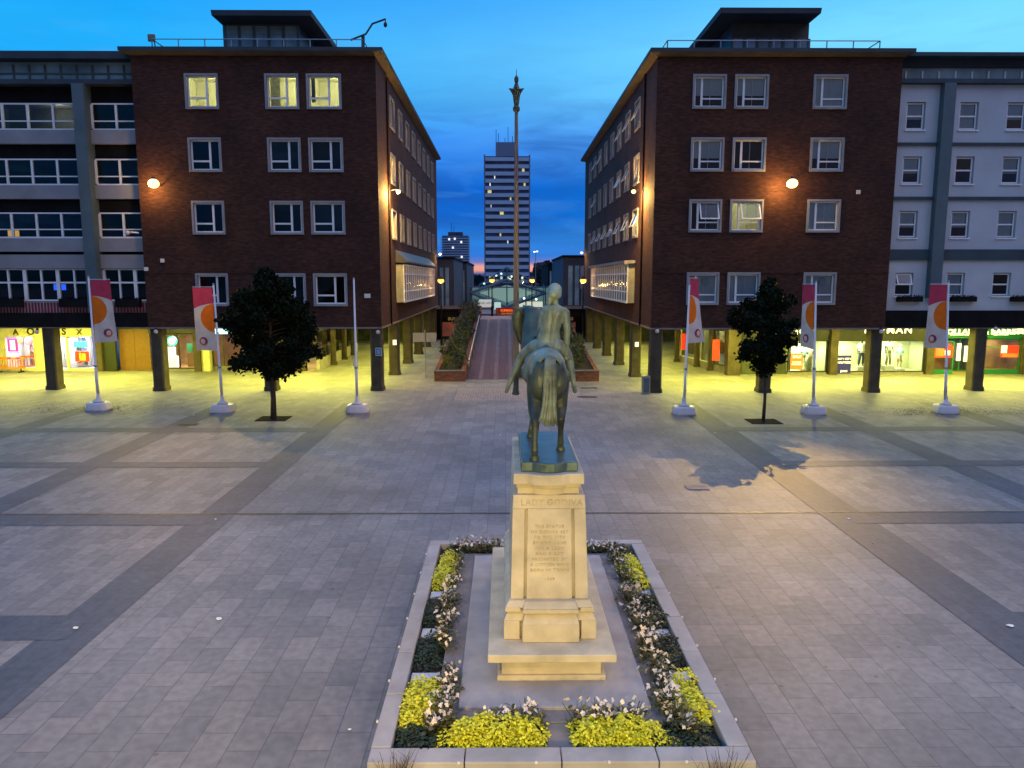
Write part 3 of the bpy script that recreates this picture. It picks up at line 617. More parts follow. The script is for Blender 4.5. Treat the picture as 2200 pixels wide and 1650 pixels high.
banner_pole(1747, 888, 1754, 606, 'white banner pole beside the slim tree, its banner turned into a narrow strip', ang=106, billow=.05)
banner_pole(2030, 886, 2039, 606, 'white banner pole before the green health shop, broad pink and orange banner', ang=188, billow=-.14)

def tree(px, py, top_py, bot_py, wid, label, seed, n, trunk_r, lopsided=0.0):
    random.seed(seed); p = gr(px, py); zt = az(top_py, p.y); zb = az(bot_py, p.y)
    t = thing('street_tree', (p.x, p.y, 0), label, 'tree', 'small trees in the paving')
    tr = MB(); lf = MB(); H = zt - zb
    tr.tube([(p.x, p.y, 0), (p.x + .02, p.y, zb * .5), (p.x - .01, p.y, zb + .2), (p.x + .03, p.y, zb + H * .5), (p.x, p.y, zt - .5)], [trunk_r * 1.25, trunk_r, trunk_r * .9, trunk_r * .5, .012], 9)
    def prof(f): return (min(1, f / (.3 if lopsided else .2)) ** (.95 if lopsided else .6)) * (1 - max(0, (f - .38) / .62) ** 1.5) ** .85 + .04
    ends = []
    for i in range(40 if lopsided else 84):
        f = random.random() ** .9; a = random.uniform(0, 6.28); z0 = zb + .1 + H * f * .72; q = wid / 2 * prof(min(1, f * 1.02)) * (random.uniform(.5, 1.22) if lopsided else random.uniform(.72, 1.05)) * (1 + lopsided * math.cos(a))
        e = Vector((p.x + q * math.cos(a), p.y + q * math.sin(a), zb + .15 + H * f * .93)); s0 = Vector((p.x, p.y, z0))
        if f < .3: e.z -= .1
        tr.tube([s0, s0.lerp(e, .55) + Vector((0, 0, -.08)), e], [.03 * trunk_r / .1, .016, .006], 5); ends.append((s0, e))
    clumps = []
    for s0, e in ends:
        for k in range(3): clumps.append((s0.lerp(e, random.uniform(.45, 1.0)), random.uniform(.18, .36) if lopsided else random.uniform(.24, .46)))
    for k in range(26):
        f = random.random(); a = random.uniform(0, 6.28); q = wid * .3 * prof(f) * random.random(); clumps.append((Vector((p.x + q * math.cos(a), p.y + q * math.sin(a), zb + .25 + H * f * .85)), .4))
    for k in range(4): clumps.append((Vector((p.x + random.uniform(-.12, .12), p.y, zt - .15 * k - .15)), .18))
    per = n // len(clumps)
    for c, r in clumps:
        for i in range(per):
            d = Vector((random.gauss(0, 1), random.gauss(0, 1), random.gauss(0, .8))); d = d.normalized() * r * random.random() ** .45
            ld = Vector((random.uniform(-1, 1), random.uniform(-1, 1), random.uniform(-1.1, .2))); leaf(lf, c + d, ld, Vector((random.uniform(-1, 1), random.uniform(-1, 1), random.uniform(.2, 1))), random.uniform(.11, .19), random.uniform(.045, .075))
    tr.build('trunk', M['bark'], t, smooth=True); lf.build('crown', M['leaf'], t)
    g = MB(); 
    for i in range(9): y = p.y - .55 + i * .125; g.box(p.x - .65, p.x + .65, y, y + .085, .001, .03)
    g.top('tree_grate', M['black'], (p.x, p.y, 0), 'square dark iron grate round the foot of the ' + label.split(' standing')[0].split(' growing')[0], 'tree grate', 'tree grates in the paving')
tree(588, 900, 573, 808, 4.15, 'bushy dark round-crowned tree standing between two white banner poles', 21, 23000, .11)
tree(1640, 906, 594, 802, 3.0, 'slim dark tree with thin trunk growing before the fashion shop', 33, 9500, .062, -.06)

# mast on the axis of the ramp
p = at(1109, 790, 46.0); ms = thing('flag_standard', (p.x, 46, 0), 'tall slender mast with ornate bronze finial rising from the ramp axis', 'mast')
M['mast'] = pm('mast', (.12, .12, .13), .6, var=.25, scale=.6)
MB().tube([(p.x, 46, -.05), (p.x, 46, 6), (p.x, 46, 15.75)], [.19, .165, .10], 8).build('pole', M['mast'], ms)
m = MB().lathe([(.11, 15.7), (.2, 15.8), (.21, 15.95), (.13, 16.1), (.17, 16.3), (.22, 16.7), (.3, 16.95), (.2, 17.05), (.13, 17.2), (.09, 17.35), (.13, 17.5), (.12, 17.65), (.05, 17.75), (.02, 17.8), (.015, 18.1)], (p.x, 46, 0), 12)
for k in range(4):
    a = k * math.pi / 2; d = Vector((math.cos(a), math.sin(a), 0)); s0 = Vector((-d.y, d.x, 0)) * .025; c = Vector((p.x, 46, 0))
    pts = [c + d * .1 + Vector((0, 0, 16.4)), c + d * .28 + Vector((0, 0, 16.8)), c + d * .46 + Vector((0, 0, 17.05)), c + d * .1 + Vector((0, 0, 17.03))]
    m.prism([q - s0 for q in pts], [q + s0 for q in pts])
m.build('finial', M['bronze_dark'], ms)

sg = gr(915, 812); t = thing('finger_post', (sg.x, sg.y, 0), 'thin signpost with two pale blank finger boards near the arcade', 'signpost')
MB().tube([(sg.x, sg.y, 0), (sg.x - .02, sg.y, 2.95)], .03, 8).build('pole', M['greymetal'], t)
for x0, x1 in ((-.75, -.04), (.06, .68)): boxes((sg.x + x0, sg.x + x1, sg.y - .05, sg.y - .02, 2.22, 2.78)).build('board', M['surround'], t, bevel=.01)

def flat(name, px, py, wx, wy, mat, label, cat, h=.02):
    p = gr(px, py); m = boxes((p.x - wx / 2, p.x + wx / 2, p.y - wy / 2, p.y + wy / 2, .0165, .0165 + h)); return m.top(name, M[mat], (p.x, p.y, 0), label, cat)
flat('manhole_cover', 1497, 1048, .62, .5, 'stone_dark', 'pale square manhole cover between the pedestal and the slim tree shadow', 'manhole cover', .006)
flat('drain_grate', 1265, 834, .9, .35, 'darkmetal', 'narrow dark drain grate closest to the brick ramp planter', 'drain grate', .008)
flat('drain_grate', 1262, 853, 1.0, .4, 'darkmetal', 'narrow dark drain grate closest to the bronze horse', 'drain grate', .008)
flat('drain_grate', 405, 912, .7, .4, 'darkmetal', 'dark drain grate on the paving near the bushy tree', 'drain grate', .008)
M['litter'] = pm('litter', (.75, .78, .76), .7, var=.1)
random.seed(77)
def litter(px, py, s, label, mat='litter', name='paper_scrap', cat='litter'):
    p = gr(px, py, .02); m = MB(); a0 = random.random() * 3
    top = [Vector((p.x, p.y, .02)) + Vector((math.cos(a0 + k * 1.05) * s * .62 * random.uniform(.6, 1), math.sin(a0 + k * 1.05) * s * .5 * random.uniform(.5, .9), random.uniform(.004, .025))) for k in range(6)]
    m.prism([q - Vector((0, 0, .006)) for q in top], top); m.top(name, M[mat], (p.x, p.y, .02), label, cat, 'litter on the square' if mat == 'litter' else None)
for px, py, s, lb in ((463, 1116, .05, 'white paper scrap on the dark band by the drain line'), (536, 1159, .05, 'small greenish white scrap on open slabs near the long drain line'), (752, 1568, .05, 'bright white scrap of litter on slabs beside the planter corner'),
                      (163, 1350, .12, 'flat pale wrapper lying on the wide dark band'), (1875, 1166, .06, 'white scrap of paper at the edge of the dark paving band'), (1075, 935, .07, 'white scrap on the paving between ramp and horse'),
                      (471, 1330, .12, 'thin white strip of paper on the pale slabs'), (2170, 1345, .12, 'pale flattened wrapper on the dark band close to the picture edge'), (416, 892, .08, 'pale crumpled scrap behind the banner pole of the bushy tree'),
                      (1536, 930, .06, 'pale scrap lying in the slim tree shadow'), (1824, 1115, .09, 'pale crushed packet where two dark bands meet'), (280, 880, .08, 'crumpled paper near the base of the flat hanging banner')):
    litter(px, py, s, lb)
litter(1814, 885, .2, 'black dropped glove on the paving near the narrow banner', 'black', 'dropped_glove', 'glove')

# fallen leaves and dirt drifted over the paving
def drift(x0, x1, y0, y1, n, label, seed):
    random.seed(seed); m = MB()
    for k in range(n):
        x = random.gauss((x0 + x1) / 2, (x1 - x0) / 4); y = random.gauss((y0 + y1) / 2, (y1 - y0) / 4) + .25 * math.sin(x * 1.3); s = random.uniform(.02, .06)
        m.face([Vector((x, y, .02)) + Vector((math.cos(q) * s * random.uniform(.5, 1.2), math.sin(q) * s * random.uniform(.5, 1.2), random.uniform(0, .02))) for q in (0, 1.25, 2.5, 3.75, 5.0)])
    tag(m.build('leaf_litter', M['twig']), label, 'leaf litter', kind='stuff')
drift(16.5, 24, 32.6, 35.0, 900, 'dark dead leaves scattered round the banner pole by the health shop', 5); drift(-24, -16, 33.2, 36.4, 420, 'sparse dark leaf crumbs on the paving by the flat hanging banner', 6)
for k in range(7):
    y = 8.9 + k * .98
    for x in (-1.63, 2.93): boxes((x - .012, x + .012, y - .016, y + .016, .43, .458)).build('kerb_stud', M['steelwhite'], pl, bevel=.003)
for x in (-.55, .35, 1.2, 2.1): boxes((x - .016, x + .016, 8.05, 8.075, .43, .458)).build('kerb_stud', M['steelwhite'], pl, bevel=.003)
# ================================================================ BUILDINGS
random.seed(3)
def wall_grid(m, fn, u0, u1, z0, z1, ops, depth):
    us = sorted({u0, u1, *[o[0] for o in ops], *[o[1] for o in ops]}); zs = sorted({z0, z1, *[o[2] for o in ops], *[o[3] for o in ops]})
    for a, b in zip(us, us[1:]):
        for c, d in zip(zs, zs[1:]):
            if any(o[0] <= (a + b) / 2 <= o[1] and o[2] <= (c + d) / 2 <= o[3] for o in ops): continue
            m.face([fn(a, 0, c), fn(b, 0, c), fn(b, 0, d), fn(a, 0, d)])
    for a, b, c, d in ops:
        for p, q in (((a, c), (b, c)), ((b, c), (b, d)), ((b, d), (a, d)), ((a, d), (a, c))):
            m.face([fn(p[0], 0, p[1]), fn(q[0], 0, q[1]), fn(q[0], depth, q[1]), fn(p[0], depth, p[1])])
def room_box(m, fn, a, b, c, d, d0, d1, grow=.35):
    A, B, C, D = a - grow, b + grow, c - .25, d + .3
    m.face([fn(A, d1, C), fn(B, d1, C), fn(B, d1, D), fn(A, d1, D)])
    for p, q in (((A, C), (B, C)), ((B, C), (B, D)), ((B, D), (A, D)), ((A, D), (A, C))):
        m.face([fn(p[0], d0, p[1]), fn(q[0], d0, q[1]), fn(q[0], d1, q[1]), fn(p[0], d1, p[1])])
    for p, q, r, s in ((A, a, C, D), (b, B, C, D), (a, b, C, c), (a, b, d, D)):
        m.face([fn(p, d0, r), fn(q, d0, r), fn(q, d0, s), fn(p, d0, s)])
WCACHE = {}
def window_meshes(w, h, st):
    k = (round(w, 3), round(h, 3), st)
    if k in WCACHE: return WCACHE[k]
    a, b = -w / 2, w / 2; t = .075
    s = boxes((a - t, a + .03, -.07, .1, -t, h + t), (b - .03, b + t, -.07, .1, -t, h + t), (a + .03, b - .03, -.07, .1, h - .03, h + t), (a + .03, b - .03, -.1, .1, -t, .03)) if st[0] in 'LR' else boxes((a - .05, b + .05, -.09, .08, -.07, 0.0))
    f = MB(); p = MB(); y0, y1 = .1, .16; fr = .075
    A, B = a + .03, b - .03; Z0, Z1 = .03, h - .03
    f.box(A, A + fr, y0, y1, Z0, Z1); f.box(B - fr, B, y0, y1, Z0, Z1); f.box(A + fr, B - fr, y0, y1, Z1 - fr, Z1); f.box(A + fr, B - fr, y0, y1, Z0, Z0 + fr)
    if st[0] == 'L':
        x = a + w * .64; f.box(x - .055, x + .055, y0 + .002, y1, Z0 + fr, Z1 - fr); z = h * .31; f.box(A + fr, x - .055, y0 + .004, y1, z - .045, z + .045)
    elif st[0] == 'R':
        x = a + w * .27; f.box(x - .055, x + .055, y0 + .002, y1, Z0 + fr, Z1 - fr); z = h * .29; f.box(x + .055, B - fr, y0 + .004, y1, z - .035, z + .035); f.box(x + w * .27, x + w * .27 + .025, y0 + .03, y1, Z0 + fr, Z1 - fr)
    elif st[0] == 'S':
        z = h * .5; f.box(A + fr, B - fr, y0 + .002, y1, z - .04, z + .04)
    p.box(A + fr, B - fr, .125, .131, Z0 + fr, Z1 - fr)
    bl = None
    if st[-1] == 'b': bl = boxes((A + fr, B - fr, .2, .21, h * .42, Z1 - .02)); bl.box(A + fr, B - fr, .19, .22, h * .42 - .03, h * .42 - .002)
    if st[-1] == 'f': bl = boxes((A + fr, B - fr, .2, .21, h * .08, Z1 - .02)); bl.box(A + fr, B - fr, .19, .22, h * .08 - .03, h * .08 - .002)
    op = None
    if st[-1] == 'o':      # opened top-hung sash
        ca, sa = math.cos(R(24)), math.sin(R(24)); hh = h * (.5 if st[0] == 'S' else .62); Q = lambda x, q, e: (x, y0 - .02 - q * sa + e * ca, Z1 - .04 - q * ca - e * sa)
        op = (MB(), MB()); xa, xb = (A + .06, B - .06) if st[0] != 'R' else (a + w * .27 + .06, B - .06)
        for (x0, x1, q0, q1) in ((xa, xa + .06, 0, hh), (xb - .06, xb, 0, hh), (xa + .06, xb - .06, 0, .06), (xa + .06, xb - .06, hh - .06, hh)):
            op[0].prism([Q(x0, q0, 0), Q(x1, q0, 0), Q(x1, q1, 0), Q(x0, q1, 0)], [Q(x0, q0, .05), Q(x1, q0, .05), Q(x1, q1, .05), Q(x0, q1, .05)])
        op[1].face([Q(xa + .06, .06, .02), Q(xb - .06, .06, .02), Q(xb - .06, hh - .06, .02), Q(xa + .06, hh - .06, .02)])
    Z = Vector((0, 0, 0)); r = dict(s=s.mesh('window', M['surround'] if st[0] in 'LR' else M['white'], Z), f=f.mesh('casement', M['white'], Z), p=p.mesh('pane', M['pane'], Z), b=bl.mesh('blind', M['blind'], Z) if bl else None,
             o=(op[0].mesh('open_sash', M['white'], Z), op[1].mesh('pane', M['pane'], Z)) if op else None)
    WCACHE[k] = r; return r
def add(name, me, parent, loc=None, rz=0):
    o = bpy.data.objects.new(name, me); col.objects.link(o); o.parent = parent
    if loc is not None: o.location = loc; o.rotation_euler.z = rz
    return o
def window(bld, p, rz, w, h, st):
    m = window_meshes(w, h, st); o = add('window', m['s'], bld, Vector(p) - ORG[bld], rz)
    add('casement', m['f'], o); add('pane', m['p'], o)
    if m['b']: add('blind', m['b'], o)
    if m['o']: add('open_sash', m['o'][0], o); add('pane', m['o'][1], o)
    return o

def brick_block(x0, x1, yf, yb, inner, label, fcols, frows, st, side_ys, side_cols, bay, roofspec):
    B = thing('brick_building', ((x0 + x1) / 2, yf, 0), label, 'building'); ZS, ZT = 3.47, az(122, yf)
    fn = lambda u, d, z: Vector((u, yf + d, z)); xi = x1 if inner > 0 else x0; sn = inner
    sf = lambda u, d, z: Vector((xi - sn * d, u, z))
    ops = [(a, b, c, d) for a, b in fcols for c, d in frows]
    sops = [(y - .78, y + .78, c, d) for c, d in frows[:3] for y in side_ys]
    m = MB(); wall_grid(m, fn, x0, x1, ZS, ZT, ops, .16); wall_grid(m, sf, yf, yb, ZS, ZT, sops, .16)
    xo = x0 if inner > 0 else x1; m.face([(xo, yf, ZS), (xo, yb, ZS), (xo, yb, ZT), (xo, yf, ZT)]); m.face([(x0, yb, ZS), (x1, yb, ZS), (x1, yb, ZT), (x0, yb, ZT)])
    m.build('wall', M['brick'], B)
    # string course line and base trim
    zc = az(588, yf) + .02
    boxes((x0, x1, yf - .03, yf - .002, zc, zc + .07)).build('string_course', M['brick'], B)
    boxes((x0 - .02, x1 + .02, yf - .04, yf + .2, ZS - .09, ZS - .002), (xi - .2 if sn > 0 else xi - .04, xi + .04 if sn > 0 else xi + .2, yf + .21, yb, ZS - .09, ZS - .002)).build('base_trim', M['trim'], B)
    boxes((x0 + .01, x1 - .22 if sn > 0 else x1 - .01, yf + .22, yb, ZS - .03, ZS + .1)).build('soffit', M['soffit'], B)
    e = .42; m = MB()
    m.prism([(x0 - e, yf - e, ZT + .16), (x1 + e, yf - e, ZT + .16), (x1 + e, yb + e, ZT + .16), (x0 - e, yb + e, ZT + .16)], [(x0 - e, yf - e, ZT + .34), (x1 + e, yf - e, ZT + .34), (x1 + e, yb + e, ZT + .34), (x0 - e, yb + e, ZT + .34)])
    rf = m.build('roof', M['roofing'], B)
    m = MB(); m.prism([(x0, yf, ZT + .03), (x1, yf, ZT + .03), (x1, yb, ZT + .03), (x0, yb, ZT + .03)], [(x0 - e + .02, yf - e + .02, ZT + .158), (x1 + e - .02, yf - e + .02, ZT + .158), (x1 + e - .02, yb + e - .02, ZT + .158), (x0 - e + .02, yb + e - .02, ZT + .158)])
    m.build('eaves', M['eave'], B)
    rooms = MB()
    for i, (c, d) in enumerate(frows):
        for j, (a, b) in enumerate(fcols):
            s = st(i, j); lit = s[0] == '*'; s = s.lstrip('*')
            window(B, ((a + b) / 2, yf, c), 0, b - a, d - c, s)
            if lit:
                r = MB(); room_box(r, fn, a, b, c, d, .165, 2.6, .5); k = r.build('lit_room', M['room_light'], B)
                MB().box((a + b) / 2 - .45, (a + b) / 2 + .45, yf + 1.0, yf + 1.12, d + .18, d + .24).build('ceiling_lamp', M['ceil_lamp'], k)
                light('room_light', 'POINT', ((a + b) / 2 + .2, yf + 1.2, d - .1), 120 if i == 0 else 40, (1, .90, .40), B, .15)
                if i == 0 and j == 1:
                    cu = MB(); 
                    for q in range(14): cu.box(a + .12 + q * .036, a + .145 + q * .036, yf + .3, yf + .33, c + .05, d)
                    cu.build('curtain', M['curtain'], k)
                if i == 0 and j == 2: boxes((a + .1, a + .3, yf + .32, yf + .36, c + .35, d)).build('curtain', M['teal_band'], k)
            else: room_box(rooms, fn, a, b, c, d, .165, 2.2)
    for i, (c, d) in enumerate(frows[:3]):
        for j, y in enumerate(side_ys):
            window(B, (xi, y, c), R(90) if sn > 0 else R(-90), 1.56, d - c, side_cols(i, j)); room_box(rooms, sf, y - .78, y + .78, c, d, .165, 2.0)
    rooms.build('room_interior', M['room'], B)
    if inner < 0:
        for (a, b), q in ((fcols[0], .62), (fcols[2], .62)):
            c, d = frows[3]; x = a + (b - a) * q; z = c + (d - c) * .74
            MB().tube([(x, yf + .17, z), (x, yf + .115, z)], .2, 18).build('vent_fan', M['pilaster'], B)
    # oriel bay on the inner side
    y0, y1, pr, zb, zt, sloped = bay; X = lambda d: xi + sn * d
    def bx(m, d0, d1, a, b, c, d): return m.box(min(X(d0), X(d1)), max(X(d0), X(d1)), a, b, c, d)
    by = bx(MB(), -.1, pr - .06, y0, y1, zb, zt).build('bay_window', M['pilaster'] if sloped else M['surround'], B)
    m = bx(MB(), .0, pr - .05, y0 - .03, y0 - .002, zb, zt); m.build('cheek_panel', pmx('bay_panel', (.30, .32, .24)), by)
    m = MB(); n = 18; dy = (y1 - y0) / n; zm0, zm1 = zb + .62, zt - .62
    for k in range(n + 1): y = y0 + dy * k; bx(m, pr - .06, pr, y - .07, y + .07, zb, zt)
    for z, hgt in ((zb - .02, .12), (zm0, .09), (zm1, .10), (zt - .08, .1)):
        for k in range(n): bx(m, pr - .055, pr - .005, y0 + dy * k + .071, y0 + dy * (k + 1) - .071, z, z + hgt)
    m.build('frame', M['white'], by)
    m = bx(MB(), pr - .058, pr - .05, y0 + .1, y1 - .1, zb + .1, zm1); m.build('pane', M['dark_glass'], by)
    m = MB()
    for k in range(n): bx(m, pr - .05, pr - .03, y0 + dy * k + .09, y0 + dy * (k + 1) - .09, zm1 + .12, zt - .09)
    m.build('spandrel_panel', pmx('cream_panel', (.5, .42, .28)), by)
    if sloped:
        m = MB(); a = [(X(0), y0 - .15, zt + .1), (X(pr + .15), y0 - .15, zt + .1), (X(pr + .15), y0 - .15, zt + .2), (X(0), y0 - .15, zt + .85)]
        m.prism(a, [(q[0], y1 + .15, q[2]) for q in a]); m.build('bay_roof', M['lead'], by)
    else: bx(MB(), 0, pr + .2, y0 - .2, y1 + .2, zt + .03, zt + .2).build('bay_roof', M['surround'], by)
    # roof penthouse
    return B, ZT + .36, xi
_pmx = {}
def pmx(n, c, **k):
    if n not in _pmx: _pmx[n] = pm(n, c, **k)
    return _pmx[n]
M['dark_glass'] = pm('dark_glass', (.02, .024, .03), .12, var=.3, scale=1.5)
M['sky_glass'] = pm('sky_glass', (.24, .36, .43), .15, var=.35, scale=.9)  # opaque glazing: pale blue base colour stands in for reflected sky
M['sign_white'] = pm('sign_white', (.75, .72, .62), .6)

def penthouse(B, x0, x1, yw, yb, zr, zt, ov, panes, x_roof0, x_roof1, yroof, winz0, winz1):
    P = boxes((x0, x1, yw + .05, yb, zr, zt)).build('penthouse', M['lead'], B)
    m = MB(); m.prism([(x_roof0, yroof, zt + .002), (x_roof1, yroof, zt + .002), (x_roof1, yb + .6, zt + .002), (x_roof0, yb + .6, zt + .002)], [(x_roof0 - .03, yroof - .03, zt + .28), (x_roof1 + .03, yroof - .03, zt + .28), (x_roof1 + .03, yb + .6, zt + .28), (x_roof0 - .03, yb + .6, zt + .28)])
    m.build('penthouse_roof', M['roofing'], P)
    g = boxes((x0 + .08, x1 - .08, yw + .01, yw + .045, winz0, winz1)); g.build('pane', M['sky_glass'], P)
    f = MB(); n = panes; dx = (x1 - x0) / n
    for k in range(n + 1): x = x0 + dx * k; f.box(x - .08, x + .08, yw - .04, yw + .04, winz0, winz1)
    zm = winz0 + (winz1 - winz0) * .56
    for k in range(n): f.box(x0 + dx * k + .081, x0 + dx * (k + 1) - .081, yw - .03, yw + .02, zm - .05, zm + .05)
    f.build('window_frame', M['pilaster'], P)
def railing(B, pts, z, hgt, gap):
    m = MB()
    for a, b in zip(pts, pts[1:]):
        a, b = Vector(a), Vector(b); n = max(1, round((b - a).length / gap))
        m.tube([(a.x, a.y, z + hgt), (b.x, b.y, z + hgt)], .028, 5)
        for k in range(n + 1): q = a.lerp(b, k / n); m.tube([(q.x, q.y, z - .05), (q.x, q.y, z + hgt)], .03, 5)
    m.build('railing', M['greymetal'], B)

# ---- left brick block
fcL = [(-16.3, -14.74), (-12.22, -10.64), (-10.1, -8.46)]
frL = [(14.72, 16.32), (11.58, 13.16), (8.4, 9.98), (4.66, 6.24)]
def stL(i, j): return '*L' if i == 0 else 'L'
BL, ZRL, XIL = brick_block(-19.05, -6.62, 40.4, 74.5, 1, 'dark red brick block with three lit top windows and a glazed roof lantern', fcL, frL, stL, [45.7 + 3.45 * k for k in range(8)], lambda i, j: 'L', (46.2, 66.0, .5, 4.6, 6.9, True), None)
yw = 45.2
penthouse(BL, ax(483, yw, 80), ax(641, yw, 80), yw, 53, ZRL, az(52, yw), 1, 5, ax(455, 43.9, 45), ax(668, 43.9, 45), 43.9, ZRL - .1, az(57, yw))
railing(BL, [(-18.3, 43.5), (-18.3, 41.3), (-7.4, 41.3), (-7.4, 60)], ZRL, az(86, 41.3) - ZRL, 1.3)
# ---- right brick block
yR = 39.6
fcR = [(ax(a, yR, 195), ax(b, yR, 195)) for a, b in ((1491, 1557), (1581, 1648), (1750, 1817))]
frR = [(az(230, yR), az(162, yR)), (az(365, yR), az(298, yR)), (az(496, yR), az(431, yR)), (az(652, yR), az(588, yR))]
def stR(i, j):
    if i == 2 and j == 1: return '*Ro'
    if i == 3: return 'Rf'
    return [['Rb', 'Rb', 'Rf'], ['Rb', 'R', 'Rb'], ['Ro', '', 'Rf']][i][j]
def sideR(i, j): return 'Lo' if (i, j) in {(0, 0), (0, 1), (0, 2), (0, 5), (0, 6), (1, 1), (1, 2), (1, 6), (2, 0), (2, 1), (2, 2), (2, 3), (2, 4), (2, 5), (2, 6)} else 'L'
BR, ZRR, XIR = brick_block(7.64, 20.0, yR, 74.0, -1, 'dark red brick block with grey blinds and flat roofed penthouse beside the white wing', fcR, frR, stR, [45.0 + 3.45 * k for k in range(8)], sideR, (45.0, 64.0, .45, 4.6, 6.9, False), None)
yw = 45.0
penthouse(BR, ax(1572, yw, 80), ax(1738, yw, 80), yw, 52, ZRR, az(48, yw), 1, 6, ax(1548, 43.4, 45), ax(1763, 43.4, 45), 43.4, ZRR - .1, az(82, yw))
railing(BR, [(8.3, 60), (8.3, 40.5), (19.2, 40.5), (19.2, 44)], ZRR, az(86, 40.5) - ZRR, 1.3)

# columns (parts of the blocks that stand on them)
def column(B, x, y, w=.62, d=.74, zt=3.375):
    m = MB(); c = .07
    def lp(e, z): return [(x - w / 2 - e + c, y - d / 2 - e, z), (x + w / 2 + e - c, y - d / 2 - e, z), (x + w / 2 + e, y - d / 2 - e + c, z), (x + w / 2 + e, y + d / 2 + e - c, z), (x + w / 2 + e - c, y + d / 2 + e, z), (x - w / 2 - e + c, y + d / 2 + e, z), (x - w / 2 - e, y + d / 2 + e - c, z), (x - w / 2 - e, y - d / 2 - e + c, z)]
    m.prism(lp(.05, 0), lp(.035, .22)); m.prism(lp(0, .22), lp(0, zt)); return m.build('column', M['column'], B)
colxL = [-6.98, -12.75, -18.75]; colxR = [8.0, 13.85, 19.68]
for x in colxL: column(BL, x, 40.9)
for x in colxR: column(BR, x, 40.05)
for y in (47.7, 54.4, 61.0, 67.5, 73.6): column(BL, -7.05, y)
for y in (46.6, 53.2, 59.7, 66.2, 72.6): column(BR, 8.05, y)

# ---- left wing: ribbon windows, grey spandrels
WL = thing('office_wing', (-27, 41.0, 0), 'dark office wing with ribbon windows, grey spandrels and blue grey pilasters', 'building')
x0, x1, y = -37.0, -19.06, 41.0
def zz(py): return az(py, y, 100)
pil = [ax(187, y - .2, 400) , ax(187, y - .2, 400) - 6.0, ax(187, y - .2, 400) - 12.0]
boxes((x0, x1, y + 3.1, 62, 3.5, zz(178))).build('wall', M['black'], WL)
boxes((x0, x1, y - .25, 62, zz(128), zz(112))).build('roof', M['roofing'], WL)
boxes((x0, x1, y + .5, y + .56, zz(173), zz(128))).build('clerestory_pane', M['sky_glass'], WL)
m = MB()
for k in range(22): x = x1 - .05 - k * .82; m.box(x - .05, x + .05, y + .43, y + .49, zz(173), zz(134)); 
m.box(x0, x1, y + .44, y + .485, zz(153) - .04, zz(153) + .04); m.build('clerestory_frame', M['pilaster'], WL)
boxes((x0, x1, y - .3, y + .55, zz(183), zz(173) - .002)).build('canopy_slab', M['roofing'], WL)
bays = [(pil[0] + .35, x1 - .02), (pil[1] + .35, pil[0] - .35), (pil[2] + .35, pil[1] - .35)]
for px_ in pil: boxes((px_ - .3, px_ + .3, y - .45, y + .34, 4.25, zz(183) - .004)).build('pilaster', M['pilaster'], WL)
rooms = MB(); fnL = lambda u, d, z: Vector((u, y + d, z))
ZT4 = [(zz(278), zz(220)), (zz(397), zz(340)), (zz(511), zz(456))]
m = MB(); wall_grid(m, lambda u, d, z: Vector((u, y + .3 + d, z)), x0, x1, 3.5, zz(178), [(a, b, c - (.02 if c < 14 and c < 5.5 else 0), d) for a, b in bays for c, d in ZT4 + [(zz(647), zz(578))]], .1); m.build('wall', M['black'], WL)
for zb_, zt_ in ZT4:
    boxes((x0, x1, y + .0, y + .34, zb_ - .72, zb_ - .02)).build('spandrel', M['spandrel'], WL)
    for bi, (a, b) in enumerate(bays):
        f = boxes((a, b, y + .14, y + .24, zb_ - .018, zb_ + .07), (a, b, y + .14, y + .24, zt_ - .07, zt_)); n = max(2, round((b - a) / 1.24))
        for k in range(n + 1): x = a + (b - a) * k / n; f.box(x - .055, x + .055, y + .13, y + .25, zb_ + .07, zt_ - .07)
        for k in range(n): xa, xb = a + (b - a) * k / n + .06, a + (b - a) * (k + 1) / n - .06; f.box(xa, xb, y + .15, y + .23, zb_ + .42, zb_ + .48)
        wd = f.build('window', M['white'], WL); boxes((a, b, y + .19, y + .196, zb_, zt_)).build('pane', M['pane'], wd)
        room_box(rooms, fnL, a, b, zb_, zt_, .32, 3.0, .1)
boxes((x0, x1, y + .02, y + .34, zz(577), zz(547))).build('spandrel', M['spandrel'], WL)
z4, z4t = zz(647), zz(578)
for a, b in bays:
    f = boxes((a, b, y + .14, y + .24, z4, z4 + .08), (a, b, y + .14, y + .24, z4t - .05, z4t), (a, b, y + .14, y + .24, zz(609), zz(609) + .09)); n = max(3, round((b - a) / .82))
    for k in range(n + 1): x = a + (b - a) * k / n; q = .09 if k % 2 == 0 else .045; f.box(x - q, x + q, y + .12, y + .25, z4 + .08, zz(609)); f.box(x - q, x + q, y + .12, y + .25, zz(609) + .09, z4t - .05)
    wd = f.build('window', M['white'], WL); boxes((a, b, y + .19, y + .196, z4, z4t)).build('pane', M['pane'], wd); room_box(rooms, fnL, a, b, z4, z4t, .32, 3.0, .1)
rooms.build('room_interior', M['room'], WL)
light('room_light', 'POINT', (ax(125, 43, 250), 43, zz(232)), 90, (1, .88, .5), WL, .3)
# screen and lamp glimpsed in rooms
p = at(128, 617, 41.9); tv = boxes((p.x - .32, p.x + .32, 41.9, 41.95, p.z - .16, p.z + .16)); tv.top('wall_screen', em('screen', (.03, .12, 1.0), 1.6), (p.x, 41.9, p.z), 'glowing blue screen inside the lowest office window strip', 'screen')
p = at(28, 503, 42.2); boxes((p.x - .28, p.x + .28, 42.2, 42.3, p.z - .12, p.z + .2)).top('desk_lamp', em('desk_glow', (1, .5, .12), .8), (p.x, 42.2, p.z), 'small orange lit lamp shade inside the third window strip', 'lamp')
